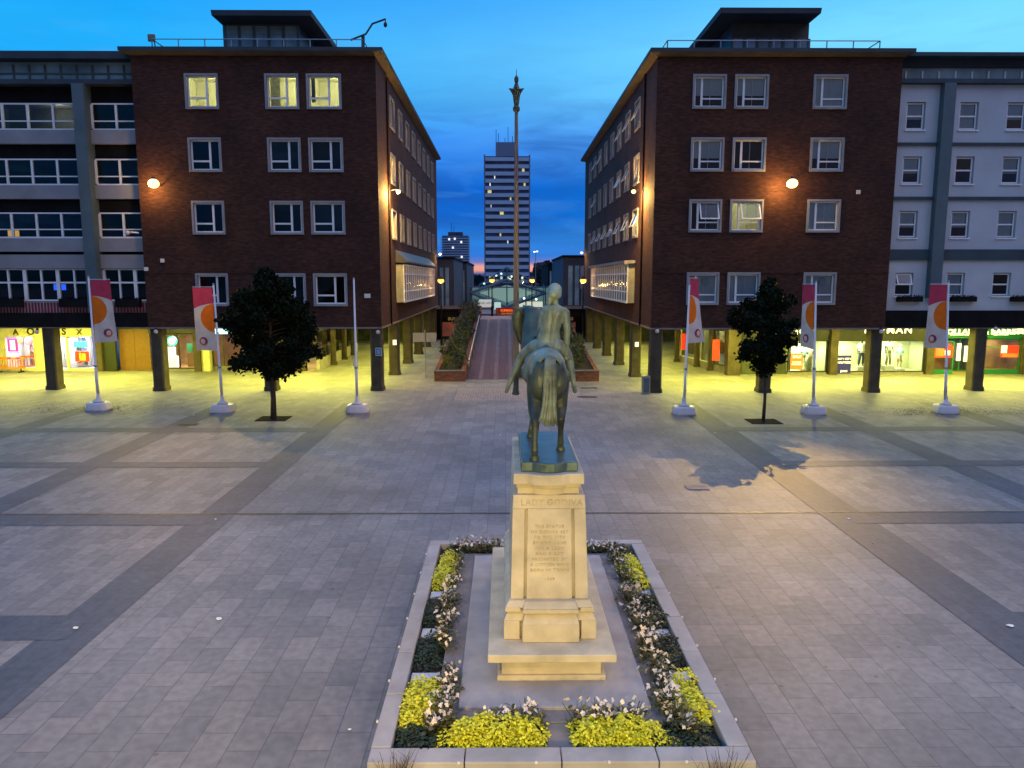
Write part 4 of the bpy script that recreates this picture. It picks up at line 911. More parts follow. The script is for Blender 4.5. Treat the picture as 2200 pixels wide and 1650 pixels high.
# red backed balustrade and black fascia
boxes((x0, x1, y + .25, y + .34, zz(672), z4 - .02)).build('red_panel', pmx('red_panel', (.36, .03, .06), var=.5, scale=1.2), WL)
m = MB(); x = x1 - .06
while x > x0: m.box(x - .022, x + .022, y + .05, y + .09, zz(672), zz(650)); x -= .17
m.box(x0, x1, y + .04, y + .1, zz(650) + .001, zz(650) + .05); m.build('balustrade', M['surround'], WL)
for a, b in ((-27.5, -25.9), (-23.9, -22.4), (-20.9, -19.6)):
    q = MB(); q.box(a, b, y - .25, y + .03, zz(660), zz(642))
    for k in range(70): leaf(q, Vector((random.uniform(a, b), y + random.uniform(-.25, 0), zz(642))), rv(1, .4), Vector((0, 0, 1)), .14, .03)
    q.top('window_box', M['black'], ((a + b) / 2, y, zz(660)), 'dark planted window box on the red backed balustrade', 'window box', 'window boxes along the left wing balustrade')
boxes((x0, x1, y - .05, y + .34, 3.44, zz(672) - .002)).build('fascia', M['black'], WL)
boxes((x0, x1, y + .0, 62, 3.38, 3.439)).build('soffit', M['soffit'], WL)
for k in range(3): column(WL, -24.85 - 6.05 * k, 41.45)

# ---- right wing: white render, single windows
WR = thing('white_wing', (27, 40.2, 0), 'white rendered wing with small sash windows and teal green bands', 'building')
x0, x1, y = 20.02, 38.0, 40.2
def zr_(py): return az(py, y, 2050)
fnR = lambda u, d, z: Vector((u, y + d, z))
rws = [(zr_(279), zr_(219)), (zr_(395), zr_(336)), (zr_(511), zr_(453)), (zr_(636), zr_(586))]
cxs = [ax(1951, y, 480), ax(2063, y, 480), ax(2163, y, 480), ax(2263, y, 480), ax(2363, y, 480)]; ww = .98
ops = [(c - ww / 2, c + ww / 2, a, b) for a, b in rws for c in cxs]
m = MB(); wall_grid(m, fnR, x0, x1, zr_(667), zr_(182), ops, .22); m.build('wall', M['render_white'], WR)
boxes((x0, x1, y + .3, 60, zr_(140), zr_(116))).build('roof', M['roofing'], WR); boxes((x0, x1, y - .35, y + .298, zr_(124), zr_(116))).build('eaves', M['teal_band'], WR)
boxes((x0, x1, y + .5, y + .56, zr_(172), zr_(140))).build('clerestory_pane', M['sky_glass'], WR)
m = MB()
for k in range(21): x = x0 + .7 + k * .86; m.box(x - .04, x + .04, y + .43, y + .49, zr_(170), zr_(148))
m.build('clerestory_frame', M['white'], WR)
boxes((x0, x1, y - .3, y + .6, zr_(181), zr_(172) - .002)).build('canopy_slab', M['teal_band'], WR)
xp = ax(2017, y, 400); 
for k in range(3): boxes((xp - .3 + 6 * k, xp + .3 + 6 * k, y - .42, y - .003, zr_(640), zr_(182) - .002)).build('pilaster', M['pilaster'], WR)
segs = [(x0, xp - .31), (xp + .31, xp + 5.69), (xp + 6.31, x1)]
for a, b in segs:
    for p0, p1 in ((313, 307), (430, 423), (559, 536)): boxes((a, b, y - .12, y - .003, zr_(p0), zr_(p1))).build('band', M['teal_band'], WR)
rooms = MB()
for i, (a, b) in enumerate(rws):
    for j, c in enumerate(cxs):
        s = ['Sb', 'Sf', 'Sb', 'S', 'Sb'][(i * 2 + j) % 5] if i < 3 else ['So', 'Sf', 'S', 'Sb', 'S'][j]
        window(WR, (c, y + .02, a), 0, ww, b - a, s); room_box(rooms, fnR, c - ww / 2, c + ww / 2, a, b, .225, 2.0)
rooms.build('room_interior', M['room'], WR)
boxes((x0, x1, y - .08, y + .3, 3.44, zr_(667) - .002)).build('fascia', M['black'], WR); boxes((x0, x1, y + .0, 60, 3.38, 3.439)).build('soffit', M['soffit'], WR)
for a, lb in ((ax(1951, y, 640), 'dark window box beneath the opened sash of the white wing'), (ax(2066, y, 640), 'dark window box of the white wing peeping out behind the broad banner'), (ax(2195, y, 640), 'dark window box on the white wing at the picture edge')):
    q = boxes((a - .65, a + .65, y - .3, y - .02, zr_(648), zr_(637)))
    for k in range(60): leaf(q, Vector((a + random.uniform(-.65, .65), y - random.uniform(.02, .3), zr_(637))), rv(1, .5), Vector((0, 0, 1)), .13, .03)
    q.top('window_box', M['black'], (a, y, zr_(648)), lb, 'window box')
for k in range(2): column(WR, 25.6 + 6 * k, 40.6)

# ================================================================ ARCADE AND SHOPS
AY = (1, .91, .12)
def downlight(B, x, y, pw, r=.12):
    m = MB().lathe([(r, 3.435), (r, 3.36), (r * .8, 3.35)], (x, y, 0), 12); m.build('downlight', M['arcade_lamp'], B)
    light('arcade_light', 'AREA', (x, y, 3.34), pw, AY, B, .3)
for B, xs, ys in ((BL, (-9.6, -12.6, -15.8), (42.6, 46.6)), (WL, (-21.8, -24.9, -28.0, -31.0), (43.0, 46.8)), (BR, (10.8, 13.9, 17.0), (41.8, 45.2)), (WR, (21.4, 24.4, 27.6, 30.6), (42.2, 45.2))):
    for x in xs:
        for y_ in ys: downlight(B, x, y_, 300)
for B, x in ((BL, -9.6), (BR, 10.6)):
    for y_ in (51, 56.5, 62, 68): downlight(B, x, y_, 260)

def shop(B, x0, x1, Y, zb, zt, depth, wall, frame, lp, lc, name='shopfront', mull=(), rail=None, sill='stone_dark'):
    """framed opening with its lit interior, its glass and stall riser"""
    w = MB(); fn = lambda u, d, z: Vector((u, Y + d, z)); t = .07
    f = boxes((x0, x0 + t, Y - .04, Y + .06, zb, zt), (x1 - t, x1, Y - .04, Y + .06, zb, zt), (x0 + t, x1 - t, Y - .04, Y + .06, zt - t, zt), (x0 + t, x1 - t, Y - .04, Y + .06, zb, zb + t))
    for q in mull: f.box(q - .04, q + .04, Y - .035, Y + .055, zb + t, zt - t)
    if rail: f.box(x0 + t, x1 - t, Y - .03, Y + .05, rail - .03, rail + .03)
    o = f.build(name, frame, B); boxes((x0 + t, x1 - t, Y, Y + .008, zb + t, zt - t)).build('pane', M['shopglass'], o)
    w.face([fn(x0, depth, zb), fn(x1, depth, zb), fn(x1, depth, zt), fn(x0, depth, zt)])
    for p, q in (((x0, zb), (x1, zb)), ((x1, zb), (x1, zt)), ((x1, zt), (x0, zt)), ((x0, zt), (x0, zb))): w.face([fn(p[0], .07, p[1]), fn(q[0], .07, q[1]), fn(q[0], depth, q[1]), fn(p[0], depth, p[1])])
    w.build('interior', wall, o)
    if zb > .02: boxes((x0, x1, Y - .05, Y + .1, 0, zb - .002)).build('stall_riser', M[sill], o)
    if lp: light('shop_light', 'AREA', ((x0 + x1) / 2, Y + min(.7, depth * .5), zt - .1), lp, lc, B, min(1.2, depth * .7))
    return o
def sx_(px, Y, py=770): return ax(px, Y, py)
def pilaster(B, px0, px1, Y, proud=.25, mat='column'): boxes((sx_(px0, Y), sx_(px1, Y), Y - proud, Y + .3, 0, 3.3)).build('shop_pier', M[mat], B)
M['in_cream'] = pm('in_cream', (.62, .66, .42), .8, var=.10, scale=.8)
M['in_white'] = pm('in_white', (.7, .68, .7), .8, var=.15, scale=1.2)
M['in_brown'] = pm('in_brown', (.30, .17, .07), .8, var=.4, scale=1.3)
M['in_dark'] = pm('in_dark', (.05, .06, .04), .8, var=.5, scale=1.5)
M['fascia_black'] = pm('fascia_black', (.018, .02, .018), .4, var=.3)
M['green'] = pm('green', (.01, .14, .055), .5, var=.15)
M['cream_frame'] = pm('cream_frame', (.66, .62, .36), .5)
M['oak'] = pm('oak', (.17, .085, .014), .5, var=.14, scale=5)
M['letter'] = em('letter', (1, .96, .62), 1.25)
M['letter_cyan'] = em('letter_cyan', (.45, 1, 1), 2.2)
M['red_poster'] = em('red_poster', (.85, .035, .012), .75)
M['magenta'] = em('magenta', (1, .03, .36), 1.0); M['violet'] = em('violet', (.25, .25, 1), .9); M['pinkwhite'] = em('pinkwhite', (1, .78, .86), 1.0)
M['navy'] = pm('navy', (.015, .012, .28), .5, var=.1); M['posterwhite'] = em('posterwhite', (1, .95, .82), .75); M['orange_red'] = em('orange_red', (.95, .14, .03), .8)
M['teal'] = em('teal', (.05, .75, .72), 1.3)
YS = 47.6
# right-hand shops (clothes shop windows, health food shop)
ZTOP = az(731, YS); ZSG = 3.37
fx = lambda a: sx_(a, YS)
wall = M['in_cream']
shop(BR, fx(1692), fx(1776), YS, .14, ZTOP, 1.6, wall, M['fascia_black'], 170, (.98, 1, .60), mull=(fx(1697),))
shop(BR, fx(1797), fx(1870), YS, .14, ZTOP, 1.8, wall, M['fascia_black'], 140, (.98, 1, .60))
shop(WR, fx(1871), fx(1985), YS, .14, ZTOP, 1.8, wall, M['fascia_black'], 215, (.98, 1, .60))
boxes((fx(1560), fx(1792), YS - .06, YS + .2, ZTOP + .002, ZSG)).build('shop_fascia', M['fascia_black'], BR)
boxes((fx(1796), fx(1990), YS - .06, YS + .2, ZTOP + .002, ZSG)).build('shop_fascia', M['fascia_black'], BR)
text_mb('TOPSHOP', .62, (fx(1690), YS - .08, az(719, YS)), space=1.15, bold=.012, sx=1.05).build('sign_lettering', M['letter'], BR)
text_mb('TOPMAN', .62, (fx(1901), YS - .08, az(716, YS)), space=1.2, bold=.012, sx=1.1).build('sign_lettering', M['letter'], BR)
boxes((fx(1560), fx(1690), YS + .05, YS + .3, 0, ZSG)).build('shop_wall', M['in_dark'], BR)
for a, b in ((1561, 1588), (1780, 1796)): pilaster(BR, a, b, YS - .4 if a == 1561 else YS, .3)
pilaster(WR, 1987, 2003, YS); pilaster(WR, 2191, 2210, YS)
pilaster(BR, 1866, 1874, YS, .12)
# side windows of the clothes shop along the inner arcade (slanting back)
pts = [(fx(1562), YS + .4), (sx_(1533, 49.5), 49.6), (sx_(1505, 51.5), 51.8), (sx_(1462, 54.6), 55.0)]
for k, (a, b) in enumerate(zip(pts, pts[1:])):
    a, b = Vector((*a, 0)), Vector((*b, 0)); d = (b - a).normalized(); nn = Vector((-d.y, d.x, 0)) * -1   # nn points into the shop
    if nn.x < 0: nn = -nn
    q = MB()
    for s0, s1, z0, z1 in ((0, .07, .45, 2.75), (.93, 1, .45, 2.75), (.07, .93, .45, .52), (.07, .93, 2.68, 2.75)):
        A, C = a.lerp(b, s0), a.lerp(b, s1); q.prism([A + Vector((0, 0, z0)), C + Vector((0, 0, z0)), C + Vector((0, 0, z1)), A + Vector((0, 0, z1))], [A + nn * .08 + Vector((0, 0, z0)), C + nn * .08 + Vector((0, 0, z0)), C + nn * .08 + Vector((0, 0, z1)), A + nn * .08 + Vector((0, 0, z1))])
    o = q.build('shopfront', M['cream_frame'] if k else M['fascia_black'], BR)
    q = MB(); q.face([a.lerp(b, .07) + Vector((0, 0, .52)) + nn * .03, a.lerp(b, .93) + Vector((0, 0, .52)) + nn * .03, a.lerp(b, .93) + Vector((0, 0, 2.68)) + nn * .03, a.lerp(b, .07) + Vector((0, 0, 2.68)) + nn * .03]); q.build('pane', M['shopglass'], o)
    q = MB(); e = nn * 1.0; A, C = a + nn * .09, b + nn * .09
    q.face([A + e + Vector((0, 0, .4)), C + e + Vector((0, 0, .4)), C + e + Vector((0, 0, 2.8)), A + e + Vector((0, 0, 2.8))])
    for z in (.44, 2.78): q.face([A + Vector((0, 0, z)), C + Vector((0, 0, z)), C + e + Vector((0, 0, z)), A + e + Vector((0, 0, z))])
    q.build('interior', wall, o)
    q = MB(); q.prism([a, b, b + nn * .15, a + nn * .15], [v + Vector((0, 0, .448)) for v in (a, b, b + nn * .15, a + nn * .15)]); q.build('stall_riser', M['stone_dark'], o)
    q = MB(); q.prism([v + Vector((0, 0, 2.752)) for v in (a, b, b + nn * .15, a + nn * .15)], [v + Vector((0, 0, 3.29)) for v in (a, b, b + nn * .15, a + nn * .15)]); q.build('fascia', M['column'], o)
    c = (a + b) / 2 + nn * .6; light('shop_light', 'AREA', (c.x, c.y, 2.7), 45, (.95, 1, .6), BR, .7)
    column(BR, b.x - .2, b.y, .3, .3)
# health food shop: green front
G = M['green']
shop(WR, fx(2005), fx(2048), YS, .22, az(733, YS), 1.2, M['in_brown'], G, 22, (1, .8, .45), sill='green')
shop(WR, fx(2049), fx(2108), YS + .5, .1, az(728, YS), 1.6, M['in_dark'], G, 18, (1, .95, .5), mull=(fx(2070), fx(2090)), sill='in_brown')
shop(WR, fx(2109), fx(2190), YS, .22, az(728, YS), 1.2, M['in_brown'], G, 34, (1, .85, .45), sill='green', rail=1.75)
boxes((fx(2003), fx(2230), YS - .08, YS + .2, az(727, YS), ZSG)).build('shop_fascia', G, WR)
text_mb('HOLLAND & BARRETT', .44, (fx(2106), YS - .1, az(718, YS)), space=1.05, bold=.02, sx=1.18).build('sign_lettering', M['letter'], WR)
boxes((fx(2036), fx(2093), YS - .1, YS - .085, az(720.5, YS), az(719, YS)), (fx(2128), fx(2160), YS - .1, YS - .085, az(720.5, YS), az(719, YS))).build('sign_underline', M['letter'], WR)
boxes((fx(2178), fx(2196), YS - .1, YS - .085, az(711, YS), az(706, YS)), (fx(2175), fx(2197), YS - .1, YS - .085, az(717, YS), az(713, YS))).build('sign_lettering', M['letter'], WR)
def poster(px0, px1, py0, py1, Y, mat, label, lines=(), lmat='posterwhite', name='poster', cat='poster', art=None):
    x0, x1, z0, z1 = ax(px0, Y, 770), ax(px1, Y, 770), az(py1, Y), az(py0, Y); m = boxes((x0, x1, Y - .012, Y, z0, z1)); o = m.top(name, M[mat], ((x0 + x1) / 2, Y, z0), label, cat)
    for s, sz, fy in lines:
        t = text_mb(s, sz, ((x0 + x1) / 2, Y - .016, z0 + (z1 - z0) * fy), extrude=.002, bold=.008); t.build('lettering', M[lmat], o)
    for q in (art or ()):
        a, b, c, d, mt = q; boxes((x0 + (x1 - x0) * a, x0 + (x1 - x0) * b, Y - .02, Y - .0125, z0 + (z1 - z0) * c, z0 + (z1 - z0) * d)).build('print', M[mt], o)
    return o
Yp = YS - .06
poster(1699, 1725, 760, 794, Yp, 'orange_red', 'orange red sale poster standing in the fashion shop window', (('SALE', .26, .72), ('UP TO HALF', .1, .42), ('PRICE TODAY', .1, .28)))
poster(1800, 1829, 764, 803, Yp, 'navy', 'navy blue jeans offer poster in the menswear window', (('BUY 1 GET 1', .155, .76), ('HALF PRICE', .165, .56), ('JEANS', .16, .08)))
poster(2007, 2046, 744, 769, Yp, 'red_poster', 'red offer poster in the narrow left window of the green health shop', (), art=((.06, .5, .1, .85, 'orange_red'), (.55, .85, .2, .6, 'posterwhite')))
poster(2149, 2187, 743, 768, Yp, 'red_poster', 'red and cream offer poster in the wide window of the green health shop', (), art=((.0, .33, .35, 1, 'posterwhite'), (.1, .95, 0, .3, 'orange_red')))
poster(2070, 2085, 744, 778, YS + .3, 'posterwhite', 'pale green lit notice board on the open health shop door')
poster(2054, 2063, 738, 776, YS + .3, 'posterwhite', 'tall narrow white notice beside the health shop door')
poster(1530, 1545, 730, 775, YS + .25, 'red_poster', 'tall red poster in the angled side window of the fashion shop')
poster(1463, 1470, 717, 752, 54.2, 'red_poster', 'small red poster deepest inside the side arcade windows')
# shop dummies
def mannequin(px, py_head, py_foot, Y, label, skin, topm, legm, seed, arms=(.12, .14), dress=False):
    x = ax(px, Y, 770); z0 = max(.3, az(py_foot, Y)); zh = az(py_head, Y); k = (zh - z0) / 1.78
    t = thing('mannequin', (x, Y, z0), label, 'mannequin')
    P = lambda a, b, c: (x + a * k, Y + b * k, z0 + c * k)
    random.seed(seed); b = MB()
    b.ball(P(0, 0, 1.66), (.075 * k, .09 * k, .115 * k), 12); b.tube([P(0, 0, 1.56), P(0, 0, 1.46)], .048 * k, 8)
    b.tube([P(0, 0, .9), P(0, 0, 1.05), P(0, 0, 1.2), P(0, 0, 1.38), P(0, 0, 1.46)], [(.15 * k, .1 * k), (.135 * k, .09 * k), (.15 * k, .1 * k), (.19 * k, .095 * k), (.09 * k, .06 * k)], 12, up=(0, 1, 0))
    for s in (-1, 1):
        b.tube([P(s * .09, 0, .95), P(s * .11, -.03, .5), P(s * .13, .02, .1), P(s * .13, -.02, .03)], [.085 * k, .058 * k, .04 * k, .04 * k], 8); b.tube([P(s * .13, .04, .03), P(s * .14, -.14, .025)], [.035 * k, .03 * k], 6)
        w_ = arms[(s + 1) // 2]; b.tube([P(s * .19, 0, 1.41), P(s * .25, .02, 1.14), P(s * (.23 + w_ * .3), -.06, .9), P(s * (.23 + w_ * .3), -.08, .78)], [.05 * k, .04 * k, .028 * k, .02 * k], 8)
    body = remeshed(b, .018, 3).build('body', skin, t, smooth=True)
    c = MB()
    if topm:
        c.tube([P(0, 0, .80 if dress else .88), P(0, 0, 1.05), P(0, 0, 1.2), P(0, 0, 1.38), P(0, 0, 1.475)], [(.2 * k, .14 * k), (.165 * k, .12 * k), (.175 * k, .125 * k), (.215 * k, .12 * k), (.10 * k, .08 * k)], 12, up=(0, 1, 0))
        for s in (-1, 1): c.tube([P(s * .17, 0, 1.42), P(s * .26, .02, 1.15)], [.075 * k, .068 * k], 8)
        c.build('top', topm, t, smooth=True)
    if legm:
        c = MB()
        for s in (-1, 1): c.tube([P(s * .085, 0, .98), P(s * .11, -.03, .5), P(s * .13, .02, .12 if legm is not M['shorts'] else .52)], [.11 * k, .085 * k, .07 * k], 8)
        c.build('trousers', legm, t, smooth=True)
    boxes((x - .3, x + .3, Y - .25, Y + .3, .145, z0)).top('display_plinth', M['in_white'], (x, Y, .145), 'white display block under the ' + label, 'display block')
M['shorts'] = pm('shorts', (.55, .42, .3), .8); M['mint'] = pm('mint', (.25, .55, .5), .8); M['khaki'] = pm('khaki', (.2, .21, .12), .8); M['tee'] = pm('tee', (.75, .75, .72), .8); M['denim'] = pm('denim', (.03, .04, .07), .8)
M['darkskin'] = pm('darkskin', (.04, .035, .03), .5); M['paleskin'] = pm('paleskin', (.55, .42, .33), .5); M['redcloth'] = pm('redcloth', (.25, .03, .03), .8)
Ym = YS + .75
mannequin(1850, 728, 787, Ym, 'black mannequin in white tee and dark jeans', M['darkskin'], M['tee'], M['denim'], 1)
mannequin(1909, 728, 786, Ym, 'mannequin in khaki top and trousers by the front column', M['darkskin'], M['khaki'], M['khaki'], 2)
mannequin(1933, 740, 795, Ym, 'mannequin in mint shirt and short pale shorts', M['paleskin'], M['mint'], M['shorts'], 3)
mannequin(1727, 742, 795, Ym, 'mannequin in mint vest beside the sale poster', M['paleskin'], M['mint'], M['tee'], 4)
mannequin(1741, 744, 796, Ym, 'mannequin in peach dress half hidden by narrow banner pole', M['paleskin'], M['shorts'], None, 5, dress=True)
mannequin(1557, 724, 788, YS + 1.3, 'mannequin in black coat within the angled side window', M['darkskin'], M['denim'], M['denim'], 6, dress=True)
p = at(1738, 780, YS + .3); m = MB(); m.tube([(p.x, YS + .3, .16), (p.x, YS + .3, .5), (p.x, YS + .3, .95), (p.x + .02, YS + .3, 1.25)], [(.17, .1), (.2, .12), (.12, .08), (.03, .03)], 10, up=(0, 1, 0)); m.top('handbag', M['khaki'], (p.x, YS + .3, .16), 'tall dark bag displayed beneath the peach dress', 'bag', smooth=True)

# left-hand shops
YL = 49.6; fl = lambda a: sx_(a, YL)
ZT2 = az(721, YL)
def clutter(x0, x1, Y, z0, z1, n, cols, label, cat='display', seed=1):
    random.seed(seed); groups = {}
    m = MB(); nz_ = max(2, int((z1 - z0) / .42))
    for q in range(nz_ + 1): m.mat(0).box(x0, x1, Y, Y + .35, z0 + (z1 - z0) * q / nz_ - .02, z0 + (z1 - z0) * q / nz_)
    m.box(x0 - .03, x0, Y, Y + .36, z0 - .02, z1); m.box(x1, x1 + .03, Y, Y + .36, z0 - .02, z1)
    sh = m.top('display_shelf', [M['in_white']], ((x0 + x1) / 2, Y, z0), label, cat)
    for ci, c in enumerate(cols):
        m = MB()
        for k in range(n // len(cols)):
            q = random.randrange(nz_); x = random.uniform(x0, x1 - .22); hh = random.uniform(.12, (z1 - z0) / nz_ - .06); zf = z0 + (z1 - z0) * q / nz_
            y_ = Y + random.uniform(.0, .12); m.box(x, x + random.uniform(.08, .22), y_, y_ + random.uniform(.05, .2), zf + .002, zf + hh)
        g = m.build('stock', M[c], sh); g['kind'] = 'stuff'
M['st_purple'] = pm('st_purple', (.22, .12, .3), .6); M['st_grey'] = pm('st_grey', (.3, .28, .32), .6); M['st_blue'] = pm('st_blue', (.05, .12, .3), .6); M['st_pink'] = pm('st_pink', (.7, .25, .35), .6); M['st_yellow'] = pm('st_yellow', (.75, .5, .08), .6)
W2 = M['in_white']; CF = M['cream_frame']
shop(WL, fl(12), fl(77), YL, .16, ZT2, 2.0, W2, CF, 150, (1, .93, .86), sill='cream_frame')
shop(WL, fl(108), fl(147), YL, .05, ZT2, 3.0, W2, CF, 150, (1, .93, .9), sill='cream_frame')
shop(WL, fl(147.5), fl(206), YL, .12, ZT2, 2.2, W2, CF, 170, (1, .93, .95), sill='cream_frame')
boxes((fl(-60), fl(11), YL - .02, YL + .2, 0, 3.29)).build('shop_pier', CF, WL); boxes((fl(78), fl(107), YL - .02, YL + .2, 0, 3.29)).build('shop_pier', CF, WL)
boxes((fl(10), fl(212), YL - .05, YL + .2, ZT2 + .002, 3.29)).build('shop_fascia', CF, WL)
for s, px_, sz in (('A', 40, .5), ('O', 72, .62), ('C', 126, .62), ('S', 143, .62), ('X', 176, .5)):
    text_mb(s, sz, (fl(px_), YL - .07, az(718, YL)), bold=.015).build('sign_lettering', M['fascia_black'], WL)
clutter(fl(46), fl(74), YL + .9, .3, 2.2, 40, ('st_grey', 'st_purple', 'st_yellow', 'st_pink'), 'crowded display shelf in the shop window behind the orange barriers', seed=2)
clutter(fl(113), fl(144), YL + 1.5, .2, 2.2, 44, ('st_grey', 'st_purple', 'st_pink', 'in_white'), 'busy display shelf seen through the gift shop doorway', seed=3)
clutter(fl(150), fl(172), YL + .9, .3, 2.2, 30, ('st_blue', 'denim', 'st_pink', 'st_grey'), 'display shelf beside the square red poster', seed=4)
poster(19, 41, 724, 754, YL - .08, 'magenta', 'bright magenta poster in the gift shop window over the barriers', (), art=((.25, .75, .1, .8, 'pinkwhite'), (0, 1, .88, 1, 'violet')))
poster(21, 43, 755, 772, YL - .08, 'violet', 'pale violet poster hung below the magenta one', (), art=((.15, .85, .2, .8, 'pinkwhite'),))
poster(162, 192, 754, 776, YL - .08, 'red_poster', 'square red poster in the gift shop window near the flat banner', (), art=((.3, .45, .1, .85, 'st_yellow'), (.5, .75, .1, .8, 'st_yellow')))
poster(161, 191, 733, 745, YL - .08, 'teal', 'teal sign hanging above the square red poster')
def disc(px, py, Y, r, mat, label, name, cat, inner=None):
    p = at(px, py, Y); m = MB(); m.tube([(p.x, Y, p.z), (p.x, Y - .05, p.z)], r, 20); o = m.top(name, M[mat], (p.x, Y, p.z), label, cat)
    if inner: MB().tube([(p.x, Y - .052, p.z), (p.x, Y - .06, p.z)], r * .72, 20).build('face', M[inner], o)
disc(62, 733, YL + .5, .28, 'st_pink', 'round peach balloon shape hanging inside the gift shop', 'hanging_disc', 'decoration'); disc(42, 730, YL + .45, .2, 'st_yellow', 'round yellow shape hanging beside the magenta poster', 'hanging_disc', 'decoration')
pilaster(WL, 207, 224, YL, .3)
# timber doors in a green recess
boxes((fl(225), fl(251), YL - .1, YL + .1, .0, 3.29)).build('door_jamb', pmx('deepgreen', (.012, .02, .005)), WL)
d = boxes((fl(252), fl(285.5), YL + .35, YL + .42, .02, 2.75)); d.build('timber_door', M['oak'], WL); d = boxes((fl(286), fl(319), YL + .35, YL + .42, .02, 2.75)); d.build('timber_door', M['oak'], WL)
boxes((fl(251.5), fl(320), YL + .3, YL + .6, 2.76, 3.29)).build('door_lintel', M['fascia_black'], WL)
light('door_light', 'SPOT', (fl(281), YL - .25, 3.2), 55, (1, .62, .12), WL, .05, (fl(281), YL + .3, 0), R(75))
# cafe
shop(BL, fl(342), fl(421), YL, .16, az(717, YL), 3.2, M['in_brown'], M['fascia_black'], 200, (1, .84, .6), mull=(fl(386),))
boxes((fl(322), fl(486), YL - .06, YL + .25, az(716, YL), 3.29)).build('shop_fascia', M['fascia_black'], BL)
text_mb('COFFEE', .42, (fl(462), YL - .1, az(716, YL - .1)), bold=.03, sx=1.25).build('sign_lettering', M['letter_cyan'], BL)
pilaster(BL, 421, 435, YL, .35); boxes((fl(435.5), fl(453), YL - .2, YL + .3, 0, 3.0)).build('shop_pier', CF, BL)
shop(BL, fl(454), fl(592), YL + .25, .3, 2.7, 2.6, M['in_brown'], M['in_dark'], 90, (1, .72, .35), mull=(fl(478), fl(530)))
boxes((fl(600), fl(657), YL - .1, YL + .3, 0, 3.29)).build('shop_pier', M['column'], BL)
disc(370, 733, YL + .35, .33, 'teal', 'round teal and white illuminated roundel hanging in the cafe window', 'cafe_roundel', 'sign', 'posterwhite')
o = boxes((fl(389), fl(419), YL + 1.0, YL + 1.6, .16, 1.1)); o.top('cafe_counter', M['oak'], (fl(404), YL + 1.0, .16), 'tan wooden counter inside the cafe', 'counter')
o = boxes((fl(391), fl(403), YL + .9, YL + .95, 1.15, 1.75)); o.top('menu_board', M['green'], (fl(397), YL + .9, 1.15), 'green menu board standing over the cafe counter', 'menu board')
o = boxes((fl(346), fl(372), YL + .5, YL + 1.1, .16, .9)); o.box(fl(350), fl(366), YL + .6, YL + .9, .9, 1.5); o.top('cake_cabinet', em('cabinet_glow', (1, .9, .95), .9), (fl(359), YL + .5, .16), 'glowing white display cabinet below the cafe roundel', 'cabinet')
# cafe side windows along the inner arcade
XC = -12.35
boxes((XC - .2, XC, YL + .32, 63, 0, .75)).build('wall', M['stone_grey'], BL); boxes((XC - .2, XC, YL + .32, 63, 2.55, 3.29)).build('wall', M['in_dark'], BL)
boxes((XC - .15, XC - .1, YL + .32, 63, .752, 2.548)).build('pane', M['shopglass'], BL)
boxes((XC - 2.4, XC - 2.3, YL + .6, 63, .4, 3.2)).build('interior_wall', M['in_dark'], BL)
boxes((XC - .6, XC - .22, YL + .8, 62, 1.0, 1.32)).top('window_bar', M['oak'], (XC - .4, 56, 1.15), 'long honey coloured bench bar along the cafe side windows', 'bar counter')
for y_ in (52.5, 57.5): light('cafe_light', 'AREA', (XC - .9, y_, 2.9), 260, (1, .62, .15), BL, .6)
for y_ in (53.2, 56.8, 60.2): column(BL, XC + .2, y_, .34, .34)
boxes((-19, -6.8, 74.3, 74.6, 0, 3.3)).build('wall', M['in_dark'], BL); boxes((7.9, 20, 73.8, 74.1, 0, 3.3)).build('wall', M['in_dark'], BR)
boxes((14.2, 20, 56, 56.2, 0, 3.3)).build('wall', M['in_dark'], BR); boxes((-19.0, XC, 63, 63.2, 0, 3.3)).build('wall', M['in_dark'], BL)
for y_ in (47.0, 51.0, 55.0): pass

# orange safety barriers
def barrier(x, y, rz, ln, label):
    t = thing('safety_barrier', (x, y, 0), label, 'barrier', 'orange plastic barriers by the gift shop', rz)
    OR = pmx('orange_plastic', (.85, .27, .02), rough=.4, var=.1); m = MB()
    m.box(-ln / 2, ln / 2, -.02, .02, .25, .34); m.box(-ln / 2, ln / 2, -.02, .02, .86, 1.0)
    k = -ln / 2
    while k < ln / 2 - .05: m.box(k, k + .05, -.018, .018, .34, .86); k += .17
    m.build('panel', OR, t, local=True)
    for s in (-1, 1): boxes((s * ln * .36 - .03, s * ln * .36 + .03, -.28, .28, 0, .06), (s * ln * .36 - .025, s * ln * .36 + .025, -.025, .025, .06, .25)).build('foot', M['black'], t, local=True)
    m = MB()
    for q in (-.3, 0, .3): m.box(q * ln - .12, q * ln + .12, -.028, -.021, .88, .98)
    m.build('reflector', M['red_poster'], t, local=True)
p = gr(22, 800); barrier(p.x, p.y, 0, 2.0, 'orange plastic barrier at the picture edge facing the square')
p = gr(64, 797); barrier(p.x, p.y + .4, R(38), 1.7, 'orange plastic barrier turned at an angle beside the column')

